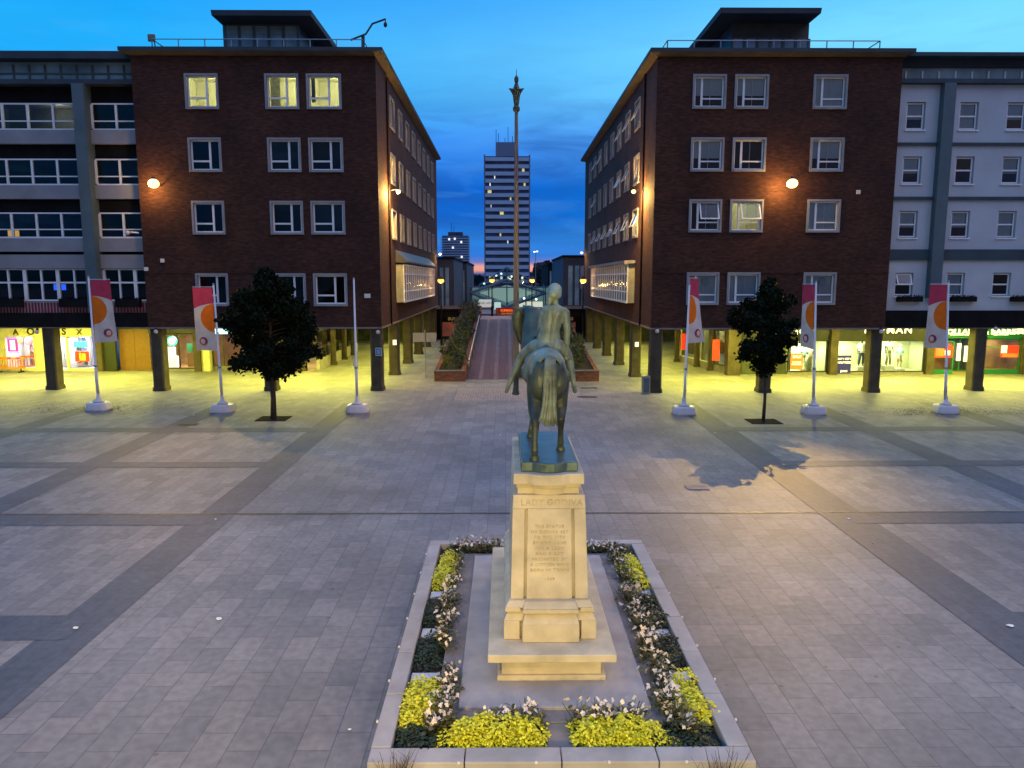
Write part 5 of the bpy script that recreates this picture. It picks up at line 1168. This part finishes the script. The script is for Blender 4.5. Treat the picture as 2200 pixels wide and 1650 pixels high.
# things fixed to the blocks
def wall_lamp(p, out, label, r, mat, power=0, target=None, spot=R(150), glow=0, group=None):
    t = thing('wall_lamp', p, label, 'lamp', group); p = Vector(p); o = Vector(out); e = p + o
    MB().tube([p, p + o * .6 + Vector((0, 0, .12)), e + Vector((0, 0, .1))], .02, 6).build('bracket', M['darkmetal'], t)
    m = MB().lathe([(r * .2, r * 1.2), (r * .3, r * 1.05), (r * .34, r * .8)], e, 14); m.build('hood', M['darkmetal'], t)
    m = MB(); m.ball(e, (r, r, r * .85), 14); m.build('bulb', M[mat], t, smooth=True)
    if power: light('lamp_light', 'SPOT', e + Vector((0, 0, -r - .05)) + o.normalized() * .1, power, (1, .60, .15), t, .03, target, spot, 1.0)
    if glow: light('lamp_glow', 'POINT', p + o * .8 + o.cross(Vector((0, 0, 1))).normalized() * (r + .12) + Vector((0, 0, -.2)), glow, (1, .56, .15), t, .1)
p = at(347, 399, 40.4); wall_lamp((p.x, 40.4, p.z), (0, -.9, 0), 'bright warm floodlight on the brick wall under the lit top windows', .28, 'warmlamp', 5200, (-10, 22.5, 0), R(50), 170)
p = at(1688, 399, 39.6); wall_lamp((p.x, 39.6, p.z), (0, -.9, 0), 'bright warm floodlight on the brick wall above the slim tree', .28, 'warmlamp', 17000, (6.8, 19.2, 0), R(36), 230)
def ywall(px, xi): v = ray(px, 420); return xi / v.x * v.y
yl = ywall(834, XIL); z_ = at(838, 412, yl).z
wall_lamp((XIL, yl, z_), (.6, -.1, 0), 'small warm lamp high on the brick side wall above the dark lead bay', .13, 'warmlamp', 1500, (-4.5, yl + 2, 0), R(165), 1150)
yl = ywall(1384, XIR); z_ = at(1382, 412, yl).z
wall_lamp((XIR, yl, z_), (-.6, -.1, 0), 'small warm lamp high on the brick side wall beneath the opened windows', .13, 'warmlamp', 1500, (5, yl + 2, 0), R(165), 1150)
wall_lamp((XIL, 73.5, at(941, 546, 73.5).z), (.35, 0, 0), 'small white lamp at the far end of the brick wall near the distant stepped tower', .15, 'warmlamp_far', 300, (-3, 70, 0), R(160), 25)
wall_lamp((XIR, 73.0, at(1259, 543, 73).z), (-.35, 0, 0), 'small white lamp at the far end of the brick wall with opened windows', .15, 'warmlamp_far', 300, (3, 70, 0), R(160), 25)
# globe lamps
def globe(x, y, z0, label, pw=220):
    t = thing('globe_lamp', (x, y, z0), label, 'street lamp', 'globe lamps along the precinct'); zc = 5.95
    MB().tube([(x, y, z0), (x, y, z0 + 1.0), (x, y, z0 + 1.0), (x, y, zc - .28)], [.11, .11, .06, .05], 10).build('post', M['black'], t)
    m = MB(); m.ball((x, y, zc - .06), (.27, .27, .22), 16); m.build('globe', M['globe'], t, smooth=True)
    m = MB().lathe([(.29, zc + .06), (.27, zc + .14), (.15, zc + .27), (.03, zc + .32)], (x, y, 0), 14); m.build('cap', M['darkmetal'], t, smooth=True)
    light('lamp_light', 'POINT', (x, y, zc - .42), pw, (1, .5, .15), t, .1)
globe(at(947, 597, 62.3).x, 62.3, 0, 'orange globe lamp on a tall black post beside the lead roofed bay')
globe(at(1253, 597, 62.3).x, 62.3, 0, 'orange globe lamp at the corner of the block with opened windows')
globe(at(1057, 597, 76).x, 76, 2.35, 'orange globe lamp at the ramp head beside the white kiosk front')
globe(at(1143, 597, 76).x, 76, 2.35, 'orange globe lamp at the ramp head between mast and rider')
# small fittings
def dome(px, py, Y, label):
    p = at(px, py, Y); m = MB(); m.ball((p.x, Y - .12, p.z), .11, 10); o = m.top('camera_dome', M['steelwhite'], (p.x, Y - .12, p.z), label, 'security camera', smooth=True); boxes((p.x - .03, p.x + .03, Y - .12, Y, p.z + .06, p.z + .2)).build('bracket', M['darkmetal'], o)
dome(337, 712, 40.35, 'white camera dome hanging on the column beside the cafe'); dome(813, 713, 40.35, 'white camera dome over the column with the blue sign'); dome(1411, 711, 39.55, 'white camera dome on the corner column by the grey cabinet'); dome(1891, 712, 39.55, 'white camera dome on the column before the menswear shop'); dome(2136, 706, 39.95, 'white camera dome above the health shop column'); dome(82, 713, 40.9, 'white camera dome on the column near the orange barriers')
p = at(293, 502, 40.6); t = thing('cctv_camera', (p.x, 40.8, p.z), 'white CCTV camera with round head on the brick corner below the floodlight', 'security camera'); m = MB(); m.tube([(p.x + .22, 40.4, p.z + .02), (p.x - .1, 40.15, p.z + .05)], .05, 8); m.build('arm', M['steelwhite'], t); m = MB(); m.ball((p.x - .22, 40.1, p.z), .13, 10); m.build('head', M['steelwhite'], t, smooth=True)
def sign(px0, px1, py0, py1, Y, mat, label, name, cat, marks=()):
    x0, x1, z0, z1 = ax(px0, Y, (py0 + py1) / 2), ax(px1, Y, (py0 + py1) / 2), az(py1, Y), az(py0, Y); o = boxes((x0, x1, Y - .03, Y, z0, z1)).top(name, M[mat], ((x0 + x1) / 2, Y, z0), label, cat)
    for a, b, c, d, mt in marks: boxes((x0 + (x1 - x0) * a, x0 + (x1 - x0) * b, Y - .036, Y - .0305, z0 + (z1 - z0) * c, z0 + (z1 - z0) * d)).build('mark', M[mt], o)
M['blue'] = pm('blue', (.03, .19, .42), .5)
sign(807, 820, 747, 764, 40.45, 'blue', 'small blue notice with pale border on the corner column', 'notice_sign', 'sign', ((0, .06, 0, 1, 'sign_white'), (.94, 1, 0, 1, 'sign_white'), (.06, .94, .94, 1, 'sign_white'), (.06, .94, 0, .06, 'sign_white'), (.3, .7, .62, .68, 'sign_white'), (.25, .75, .45, .5, 'sign_white'), (.3, .7, .28, .33, 'sign_white')))
sign(844, 852, 730, 741, 47.3, 'posterwhite', 'white paper notice on the second column of the cafe arcade', 'notice_sign', 'sign')
sign(1364, 1372, 735, 745, 46.2, 'posterwhite', 'white paper notice on the second column of the fashion arcade', 'notice_sign', 'sign')
sign(783, 796, 631, 640, 40.38, 'sign_white', 'small pale plate on brick above the bare flagpole', 'wall_plate', 'plate')
p = gr(1393, 848); o = boxes((p.x - .28, p.x + .12, p.y + .15, p.y + .55, .004, .95)); c = o.top('utility_cabinet', M['greymetal'], (p.x, p.y, 0), 'grey metal cabinet at the foot of the corner column', 'cabinet', bevel=.02); boxes((p.x - .22, p.x + .06, p.y + .135, p.y + .149, .1, .85)).build('door', M['pilaster'], c)
for px_, py_, Y_, lb in ((350, 560, 40.4, 'small white alarm box on the brick wall over the cafe'), (1843, 413, 39.6, 'small white alarm box high on brick near the white wing'), (315, 578, 40.4, 'small white box on the brick edge beside the office wing')):
    p = at(px_, py_, Y_); boxes((p.x - .1, p.x + .1, Y_ - .1, Y_, p.z - .1, p.z + .1)).top('alarm_box', M['sign_white'], (p.x, Y_, p.z), lb, 'alarm box', bevel=.01)
# drain pipes on the brick sides
for xi, ys_, sn, lb in ((XIL, 43.6, 1, 'thin black drainpipe down the brick side wall near the warm lamp and lead bay'), (XIR, 42.6, -1, 'thin black drainpipe down the brick side wall with opened windows')):
    MB().tube([(xi + sn * .06, ys_, 3.4), (xi + sn * .06, ys_, 17.0)], .05, 6).top('drainpipe', M['black'], (xi + sn * .06, ys_, 3.4), lb, 'drainpipe')
# roof fittings
p = at(781, 105, 41.6); t = thing('camera_mast', (p.x, 41.6, ZRL), 'cranked roof mast with a hanging camera dome above the brick corner', 'camera mast'); q = lambda a, b: at(a, b, 41.6)
MB().tube([q(780, 110), q(780, 76)], .09, 8).build('post', M['darkmetal'], t); MB().tube([q(753, 86), q(786, 73), q(800, 51), q(828, 41)], .05, 7).build('arm', M['darkmetal'], t)
m = MB(); m.tube([q(828, 40), q(828, 49)], .03, 6); m.ball(q(828, 53), (.1, .1, .14), 10); m.build('camera', M['darkmetal'], t)
p = at(326, 82, 41.7); t = thing('roof_floodlight', (p.x, 41.7, ZRL), 'square floodlight tilted on a post above the roof edge of the office wing side', 'floodlight'); MB().tube([(p.x + .2, 41.7, ZRL), (p.x + .12, 41.7, p.z - .1)], .03, 6).build('post', M['darkmetal'], t)
m = boxes((p.x - .18, p.x + .18, 41.6, 41.75, p.z - .17, p.z + .18)); m.build('lamp_head', M['trim'], t, bevel=.02)
p = at(538, 104, 41.0); boxes((p.x - .3, p.x + .3, 40.9, 41.2, ZRL, ZRL + .22)).top('roof_floodlight', M['black'], (p.x, 41, ZRL), 'low black floodlight on the parapet before the glazed lantern', 'floodlight', bevel=.03)
p = at(1553, 103, 40.2); boxes((p.x - .25, p.x + .25, 40.1, 40.3, ZRR, ZRR + .2)).top('roof_floodlight', M['black'], (p.x, 40.2, ZRR), 'low black floodlight on the parapet before the flat roofed penthouse', 'floodlight', bevel=.03)
# ================================================================ RAMP, UPPER DECK AND THE TOWN BEYOND
random.seed(8)
RX0, RX1, RY0, RY1, RZ = -2.38, 3.62, 45.2, 69.5, 2.35
m = MB(); m.prism([(RX0, RY0, -.3), (RX0, RY0, .012), (RX0, RY1, RZ), (RX0, RY1, -.3)], [(RX1, RY0, -.3), (RX1, RY0, .012), (RX1, RY1, RZ), (RX1, RY1, -.3)]); tag(m.build('ramp', M['ramp']), kind='structure')
sl = (RZ - .012) / (RY1 - RY0)
M['ramp_stripe'] = paving_mat('ramp_stripe', (.15, .115, .125), (.19, .15, .16), (.1, .07, .08), 1.0, .3, var=.25)
for k in range(6):
    x = RX0 + .75 + k * .92; m = MB(); m.face([(x, RY0 + .1, .014 + sl * .1 + .004), (x + .22, RY0 + .1, .014 + sl * .1 + .004), (x + .22, RY1 - .1, RZ - sl * .1 + .006), (x, RY1 - .1, RZ - sl * .1 + .006)]); tag(m.build('paving_band', M['ramp_stripe']), kind='structure')
M['deck'] = paving_mat('deck', (.26, .19, .18), (.32, .24, .22), (.15, .11, .1), .5, .25)
m = boxes((RX0 - .2, RX1 + .2, RY1 + .002, 80, 2.0, RZ)); m.box(-45, 45, 76.5, 200, 1.9, RZ); tag(m.build('upper_deck', M['deck']), kind='structure')
# planted brick walls that flank the ramp
def grass_tuft(p, h, label, seed):
    random.seed(seed); m = MB()
    for i in range(46):
        a = random.uniform(0, 6.28); q = random.uniform(.1, .55) * h; z = random.uniform(.55, 1) * h * (1.15 - q / h); b0 = Vector((random.uniform(-.08, .08), random.uniform(-.08, .08), 0)); e = Vector((q * math.cos(a), q * math.sin(a), z)); c = e * .5 + Vector((0, 0, .22 * h)); s0 = Vector((-math.sin(a), math.cos(a), 0)) * .022
        m.face([b0 - s0, b0 + s0, c + s0 * .8, c - s0 * .8]); m.face([c - s0 * .8, c + s0 * .8, e])
    m.v = [q + Vector(p) for q in m.v]
    return m.top('ornamental_grass', M['grass'], p, label, 'plant', 'spiky grasses in the ramp planters')
def leafy(p, r, h, label, seed, mat='leaf2'):
    random.seed(seed); m = MB()
    for i in range(260):
        d = Vector((random.gauss(0, 1), random.gauss(0, 1), random.gauss(0, 1))).normalized() * random.random() ** .4; c = Vector((d.x * r, d.y * r, h * .5 + d.z * h * .5)); leaf(m, c, rv(1, -.2), Vector((random.uniform(-1, 1), random.uniform(-1, 1), .8)), random.uniform(.12, .22), random.uniform(.03, .06))
    m.v = [q + Vector(p) for q in m.v]
    return m.top('leafy_shrub', M[mat], p, label, 'shrub', 'leafy shrubs in the ramp planters')
M['grass'] = pm('grass', (.10, .13, .03), .7, var=.5, scale=1.6); M['leaf2'] = pm('leaf2', (.035, .055, .02), .6, var=.5, scale=2)
for x0, x1, lb, sd in ((-4.22, RX0 - .02, 'sloping red brick planter with spiky grasses beside the cafe arcade ramp edge', 1), (RX1 + .02, 5.55, 'sloping red brick planter with grasses partly hidden by the bronze horse', 50)):
    y0 = 44.3; t = thing('ramp_planter', ((x0 + x1) / 2, y0, 0), lb, 'planter'); y1 = 74; zt0, zt1 = .62, 3.15; th = .24
    for a, b in ((x0, x0 + th), (x1 - th, x1)):
        m = MB(); m.prism([(a, y0 + .26, 0), (b, y0 + .26, 0), (b, y1, 0), (a, y1, 0)], [(a, y0 + .26, zt0), (b, y0 + .26, zt0), (b, y1, zt1), (a, y1, zt1)]); m.build('wall', M['brick_warm'], t)
    boxes((x0, x1, y0, y0 + .255, 0, zt0 - .02)).build('wall', M['brick_warm'], t); m = MB(); m.prism([(x0 + th, y0 + .26, 0), (x1 - th, y0 + .26, 0), (x1 - th, y1, 0), (x0 + th, y1, 0)], [(x0 + th, y0 + .26, zt0 - .12), (x1 - th, y0 + .26, zt0 - .12), (x1 - th, y1, zt1 - .12), (x0 + th, y1, zt1 - .12)]); m.build('soil', M['soil'], t)
    boxes((x0 - .02, x1 + .02, y0 - .02, y0 + .27, zt0 - .018, zt0 + .04)).build('coping', M['stone_dark'], t)
    for k in range(40):
        f = (k + .5) / 40; y = y0 + .8 + (y1 - y0 - 1.2) * f; z = zt0 - .14 + (zt1 - zt0) * (y - y0) / (y1 - y0); x = random.uniform(x0 + .3, x1 - .3)
        if k % 3 == 1: leafy((x, y, z), .62, random.uniform(.8, 1.5), 'dark leafy shrub among spiky grasses beside the ramp', sd + k)
        else: grass_tuft((x, y, z), random.uniform(.95, 1.6) * (.6 if k < 3 else 1), 'spiky green ornamental grass in a brick planter beside the ramp', sd + k)
def rail(x, ya, yb, label, mid=False):
    f = lambda y: .012 + sl * (y - RY0)
    t = thing('handrail', (x, ya, f(ya)), label, 'handrail'); MB().tube([(x, ya, f(ya) + .55), (x, ya - .1, f(ya) + .8), (x, ya, f(ya) + .95), (x, yb, f(yb) + .95)], .04, 8).build('rail', M['steelwhite'], t, smooth=True)
    m = MB(); n = 6
    for k in range(n + 1): y = ya + (yb - ya) * k / n; m.tube([(x, y, f(y)), (x, y, f(y) + .93)], .028, 6)
    m.build('post', M['greymetal'], t)
rail(RX0 + .12, 46.2, 66, 'white tubular handrail along the planter side of the brick ramp near the signpost'); rail(RX1 - .12, 46.2, 66, 'white tubular handrail on the brick ramp side behind the bronze horse'); rail(.95, 50, 69, 'slim middle handrail dividing the brick ramp behind the mast')
# deck edges with shops beneath
for x0, x1, lb, txt, sd in ((-16, RX0 - .1, 'dark shop front under the upper deck with red lit window by the cafe arcade', 'BURGESS', 1), (RX1 + .1, 16, 'dark shop front under the upper deck with faint letters behind the rider', 'FINNS', 2)):
    t = thing('deck_shop', ((x0 + x1) / 2, 74.6, 0), lb, 'shop'); boxes((x0, x1, 74.6, 75, 2.3, 3.1)).build('parapet', M['black'], t); boxes((x0, x1, 74.5, 75.05, 3.102, 3.2)).build('coping', M['trim'], t)
    boxes((x0, x1, 75.6, 76.4, 0, 2.29)).build('shop_wall', M['black'], t); xs = -6.3 if sd == 1 else 4.8
    pn = boxes((xs, xs + 2.2, 75.5, 75.59, .35, 1.75)); pn.build('window', em('redshop%d' % sd, (.30, .07, .045), .3), t)
    text_mb(txt, .42, (xs + 1.4, 75.52, 1.95), bold=.01).build('lettering', em('faint_letter%d' % sd, (.45, .32, .12), .22), t)
    m = MB()
    for k in range(7): m.box(xs + .1 + k * .3, xs + .25 + k * .3, 75.44, 75.49, .4 + random.random() * .4, 1.0 + random.random() * .6)
    m.build('display', pmx('st_redgrey', (.3, .12, .12), var=.6, scale=3), t)
for x0, x1, lb in ((-30, RX0 - .1, 'pale low wall along the upper deck before the dark blue blocks by the globe lamp'), (RX1 + .5, 30, 'pale low wall along the upper deck behind the rider')):
    boxes((x0, x1, 79.0, 79.25, RZ, 3.25)).top('deck_wall', M['trim'], (x0, 79, RZ), lb, 'wall')
# red hoarding at the ramp head, kiosk, low wall
def P3(px, Y): return ax(px, Y, 660)
Y = 77.5; x0, x1 = P3(1065, Y), P3(1112, Y); t = thing('red_hoarding', ((x0 + x1) / 2, Y, RZ), 'red advertising board with orange lettering at the ramp head', 'hoarding')
boxes((x0, x1, Y, Y + .08, RZ, az(661, Y))).build('board', pmx('red_board', (.26, .05, .03), var=.3), t); k = text_mb('SUMMER', .34, ((x0 + x1) / 2, Y - .02, RZ + .38), bold=.01); k.build('lettering', em('ol1', (.8, .12, .03), .8), t); text_mb('ON NOW', .26, ((x0 + x1) / 2, Y - .02, RZ + .08)).build('lettering', em('ol2', (.7, .35, .08), .6), t)
Y = 92; x0, x1 = P3(1027, Y), P3(1056, Y); t = thing('kiosk', ((x0 + x1) / 2, Y, RZ), 'white lit kiosk front with dark sign lettering under the glass canopy', 'kiosk')
boxes((x0, x1, Y, Y + 3, RZ, az(645, Y))).build('wall', em('kiosk_wall', (.75, .78, .68), .42), t); text_mb('SAMUEL HAYES', .3, ((x0 + x1) / 2, Y - .02, az(653, Y)), sx=.95).build('lettering', M['darkmetal'], t); boxes((x0, x1, Y - .1, Y - .005, RZ, az(660, Y))).build('counter', M['trim'], t)
Y = 92; boxes((P3(1062, Y), P3(1076, Y), Y, Y + 1.2, RZ, az(650, Y))).top('lit_shopfront', em('lit_mint', (.55, .8, .7), .6), (P3(1069, Y), Y, RZ), 'pale mint lit shopfront behind the globe lamp post', 'shop')
# glazed canopy hall with diamond trusses
Y = 96; t = thing('glass_canopy', (P3(1095, Y), Y, RZ), 'teal lit glass canopy with gabled roof and diamond trusses over the precinct', 'canopy')
TL = pm('canopy_glow', (.15, .25, .25), .4, emit=(.14, .30, .28), es=.4, var=.6, scale=.35); M['steelblue'] = pm('steelblue', (.10, .15, .20), .5, metal=.3)
xl, xr = P3(1004, Y), P3(1232, Y); zc = lambda py: az(py, Y)
boxes((xl, xr, Y + 14, Y + 14.2, RZ, zc(618))).build('glazing', TL, t)
m = boxes((xl, xr, Y + 13.6, Y + 13.9, zc(633) - .1, zc(633)))
for k in range(14): x = xl + (xr - xl) * k / 13; m.box(x - .06, x + .06, Y + 13.7, Y + 13.95, RZ, zc(612))
m.build('mullions', M['steelblue'], t)
xc = P3(1089, Y); zp, ze = zc(574), zc(612)
g = MB(); g.face([(P3(1030, Y), Y, ze), (xc, Y, zp), (xc, Y + 13, zp), (P3(1030, Y), Y + 13, ze)]); g.face([(xc, Y, zp), (P3(1158, Y), Y, ze), (P3(1158, Y), Y + 13, ze), (xc, Y + 13, zp)]); g.face([(P3(1032, Y), Y + .4, ze), (P3(1156, Y), Y + .4, ze), (xc, Y + .4, zp - .05)]); g.build('roof_glass', glass('canopy_glass', (.42, .56, .58), .6), t)
def beam(a, b, r=.12): return MB().tube([a, b], r, 6)
for a, b in (((1012, 629), (1089, 601)), ((1089, 601), (1172, 629)), ((1012, 629), (1089, 660)), ((1172, 629), (1089, 660)), ((1030, 612), (1089, 574)), ((1089, 574), (1158, 612)), ((1089, 574), (1089, 662)), ((1004, 617), (1232, 617))):
    A, B_ = at(*a, Y - .1), at(*b, Y - .1); beam(A, B_, .2 if 629 in (a[1], b[1]) else .09).build('truss_beam', M['steelblue'], t)
for px_ in (1012, 1172, 1050, 1130, 1200, 1225): A = at(px_, 630, Y); beam((A.x, Y, RZ), (A.x, Y, zc(617)), .08).build('post', M['steelblue'], t)
g = MB(); g.face([at(1030, 629, Y + 6), at(1089, 612, Y + 6), at(1150, 629, Y + 6), at(1089, 650, Y + 6)]); g.build('lit_panel', em('canopy_panel', (.30, .48, .44), .5), t)
boxes((P3(1110, Y), P3(1170, Y), Y + 5, Y + 5.2, RZ, az(648, Y + 5))).build('lit_shopfront', em('lit_arch', (.8, .85, .65), .7), t)
for px_, py_ in ((1066, 592), (1077, 588), (1096, 600), (1099, 594), (1040, 609), (1152, 643), (1126, 641), (1122, 597)): A = at(px_, py_, Y + 9); MB().ball(A, .16, 8).build('lamp', em('canopy_lamp%d' % px_, (1, .9, .6) if px_ in (1096, 1099) else (.8, 1, 1), 2.5), t)
# dark precinct blocks each side
def block(pts, Y0, Y1, pyt, label, mat='navyblock'):
    x0, x1 = ax(pts[0], Y0, 600), ax(pts[1], Y0, 600); zt = az(pyt, Y0); t = thing('precinct_block', ((x0 + x1) / 2, Y0, RZ), label, 'building')
    boxes((x0, x1, Y0, Y1, RZ, zt)).build('wall', M[mat], t); boxes((x0 - .1, x1 + .1, Y0 - .1, Y1, zt + .002, zt + .25)).build('roof', M['black'], t)
    m = MB(); n = 5
    for k in range(n): x = x0 + (x1 - x0) * (.12 + .16 * k); m.box(x, x + (x1 - x0) * .1, Y0 - .06, Y0 - .002, RZ + .8, zt - .9)
    m.build('window', M['sky_glass'], t); return t
M['navyblock'] = pm('navyblock', (.045, .05, .075), .7, var=.3, scale=.5)
block((900, 975), 82, 100, 557, 'dark navy block with tall window strips behind the globe lamp and cafe arcade'); block((968, 1003), 100, 122, 566, 'farther dark navy block with narrow pale blue window strips', 'navyblock'); t = block((1210, 1300), 84, 104, 553, 'dark navy block with a pale panel behind the rider')
x = P3(1246, 83.8); boxes((x, x + 1.6, 83.6, 83.9, az(621, 83.8), az(572, 83.8))).build('pale_panel', M['st_grey'], t)
block((1177, 1212), 110, 130, 569, 'low black block between the rider and the far trees', 'black')
# towers
t = thing('tower_block', (at(1089, 580, 330).x, 330, 0), 'tall slab tower with pale bands and dark window strips behind the mast', 'tower'); Y = 330
M['tower_pale'] = pm('tower_pale', (.42, .52, .68), .8, var=.08, scale=.1); M['tower_glass'] = pm('tower_glass', (.05, .075, .14), .3, var=.5, scale=.25); M['tower_wall'] = pm('tower_wall', (.17, .22, .32), .8)
x0, x1 = at(1040, 450, Y).x, at(1139, 450, Y).x; ztop = at(1089, 332, Y).z
boxes((x0 + .6, x1 - .6, Y + .4, Y + 18, 0, ztop - .6)).build('core', M['tower_glass'], t); boxes((x0, x0 + .55, Y, Y + 18, 0, ztop)).build('gable_wall', M['tower_wall'], t); boxes((x1 - .55, x1, Y, Y + 18, 0, ztop)).build('gable_wall', M['tower_wall'], t)
for k in range(18):
    z = at(1089, 332 + 10 + k * 15.45, Y).z; hh = 7.6 / 1620 * Y * 1.0; s = boxes((x0 + .56, x1 - .56, Y - .25, Y + .39, z - hh / 2, z + hh / 2)); s.build('spandrel', M['tower_pale'], t)
boxes((x0 + 5, x0 + 13.6, Y + 3, Y + 14, ztop - .6, ztop + 5.6)).build('plant_room', M['tower_wall'], t)
m = MB()
for q, hh in ((5.2, 11), (6.2, 9.5), (9, 7.5), (10.3, 12), (12.2, 8.2)): m.tube([(x0 + q, Y + 4, ztop + 4), (x0 + q, Y + 4, ztop + hh)], .12, 5)
m.build('aerial', M['darkmetal'], t)
TW = {'w': em('tower_white', (1, .95, .8), 1.0), 'y': em('tower_yellow', (.75, .62, .2), .8)}
for px_, k, wd, c in ((1124, 1, 5, 'y'), (1063, 2, 2, 'w'), (1053, 3, 2, 'w'), (1127, 3, 4, 'y'), (1052, 4, 8, 'y'), (1097, 5, 3, 'y'), (1078, 7, 8, 'y'), (1075, 10, 3, 'y'), (1091, 11, 2, 'w'), (1055, 6, 1, 'w'), (1056, 16, 12, 'y'), (1077, 16, 5, 'w'), (1092, 16, 4, 'w')):
    z = at(1089, 332 + 17.7 + k * 15.45, Y).z; x = at(px_, 450, Y).x; boxes((x - wd * .1, x + wd * .1, Y + .3, Y + .38, z - .6, z + .6)).build('lit_window', TW[c], t)
Y = 600; t = thing('tower_block', (at(976, 560, Y).x, Y, 0), 'distant stepped dark blue tower with a few lit windows', 'tower'); M['tower_far'] = pm('tower_far', (.09, .13, .24), .8, var=.25, scale=.1)
x0, x1 = at(950, 540, Y).x, at(1006, 540, Y).x; zt = at(976, 506, Y).z; boxes((x0, x1, Y, Y + 20, 0, zt)).build('core', M['tower_far'], t); xa, xb = at(962, 500, Y).x, at(993, 500, Y).x; boxes((xa, xb, Y + 3, Y + 15, zt, at(976, 498, Y).z)).build('plant_room', M['navyblock'], t)
for k in range(13):
    z = at(976, 512 + k * 5.2, Y).z; m = boxes((x0 - 1.3, x0 + 2, Y - .8, Y + 3, z - .6, z), (x1 - 3.4, x1 + 1.3, Y - .8, Y + 3, z - .6, z), (x0 + 2, x1 - 3.4, Y - .5, Y, z - .5, z)); m.build('balcony', M['tower_pale'], t)
for px_, py_ in ((965, 514), (977, 513), (991, 520), (973, 532), (992, 552)): q = at(px_, py_, Y - 1); boxes((q.x - .7, q.x + .7, Y - 1, Y - .9, q.z - .8, q.z + .8)).build('lit_window', TW['w'], t)
m = MB(); q = at(969, 498, Y); m.tube([(q.x, Y + 5, q.z), (q.x, Y + 5, q.z + 7)], .2, 5); m.tube([(q.x + 2, Y + 5, q.z), (q.x + 2, Y + 5, q.z + 5)], .2, 5); m.build('aerial', M['darkmetal'], t)
# trees and low roofs on the skyline
M['far_leaf'] = pm('far_leaf', (.012, .02, .028), .9, var=.5, scale=.1)
m = MB(); random.seed(19)
for k in range(1500):
    x = random.uniform(-130, 170); Y = random.uniform(340, 430); hh = 8.5 + 2.2 * math.sin(x * .09) + 1.5 * math.sin(x * .37 + 1) + (2.0 if x > 14 else 0); z = random.uniform(0, 1) ** .6 * max(5, hh); s = random.uniform(1.2, 2.6)
    n = Vector((random.uniform(-1, 1), -1, random.uniform(-.3, 1))); a = n.orthogonal().normalized(); b = n.cross(a).normalized(); c = Vector((x, Y, z)); m.face([c + (a * math.cos(q) + b * math.sin(q)) * s * random.uniform(.6, 1.1) for q in (0, 1.05, 2.1, 3.14, 4.2, 5.24)])
tag(m.build('woodland', M['far_leaf']), 'dark far off trees massed along the skyline behind the canopy', 'woodland', kind='stuff')
def conifer(px, py, Y, label, seed):
    random.seed(seed); q = at(px, py, Y); t = thing('conifer', (q.x, Y, 0), label, 'tree', 'dark pointed trees on the skyline'); m = MB()
    MB().tube([(q.x, Y, 0), (q.x, Y, q.z - .5)], [.35, .05], 6).build('trunk', M['bark'], t)
    for k in range(240): f = random.random() ** .7; r = (1 - f) * 2.6 + .15; a = random.uniform(0, 6.28); c = Vector((q.x, Y, 0)) + Vector((r * math.cos(a) * random.random(), r * math.sin(a) * random.random(), 1 + (q.z - 1) * f)); leaf(m, c, Vector((math.cos(a), math.sin(a), -.4)), Vector((0, 0, 1)), random.uniform(.7, 1.3), .3)
    m.build('crown', M['far_leaf'], t)
for px_, py_, lb in ((1153, 571, 'dark pointed tree on the skyline right beside the tall tower'.replace('right ', '')), (1163, 573, 'small dark pointed tree on the skyline below the tall street light'), (1172, 569, 'taller dark pointed tree on the skyline near the black block'), (1178, 570, 'dark pointed tree touching the black block on the skyline')): conifer(px_, py_, 300, lb, px_)
t = thing('street_light', (at(1151, 560, 210).x, 210, 0), 'very tall distant street light with twin white heads beside the tower', 'street lamp'); q = at(1151, 541, 210)
MB().tube([(q.x, 210, 0), (q.x, 210, q.z)], .09, 6).build('pole', M['greymetal'], t); m = MB(); m.ball((q.x - .35, 210, q.z), (.3, .2, .16), 8); m.ball((q.x + .35, 210, q.z + .1), (.3, .2, .16), 8); m.build('lamp_head', em('street_white', (1, .9, .75), 3), t)
for x0, x1, Y, zt, lb in ((-60, -12, 250, 11, 'low dark roofed building left of the tall tower behind the canopy'.replace('left of', 'beside')), (18, 80, 260, 9, 'long low dark building on the skyline beyond the black block')):
    boxes((x0, x1, Y, Y + 20, 0, zt)).top('low_building', M['navyblock'], (x0, Y, 0), lb, 'building')

# light spilling from the arcade under the viewpoint and its wall lamps (they stand behind the camera)
for x in (-3.2, .7, 4.6): light('arcade_light', 'AREA', (x, -.5, 3.25), 400, (1, .73, .20), None, .6, (x * .6, 9.5, .9))
light('lamp_light', 'SPOT', (-6, -1.0, 10.8), 6000, (1, .56, .10), None, .15, (-6.2, 12.3, 0), R(66), 1.0)
light('lamp_light', 'SPOT', (8, -1.0, 10.8), 1900, (1, .56, .10), None, .15, (9.5, 7.5, 0), R(66), 1.0)
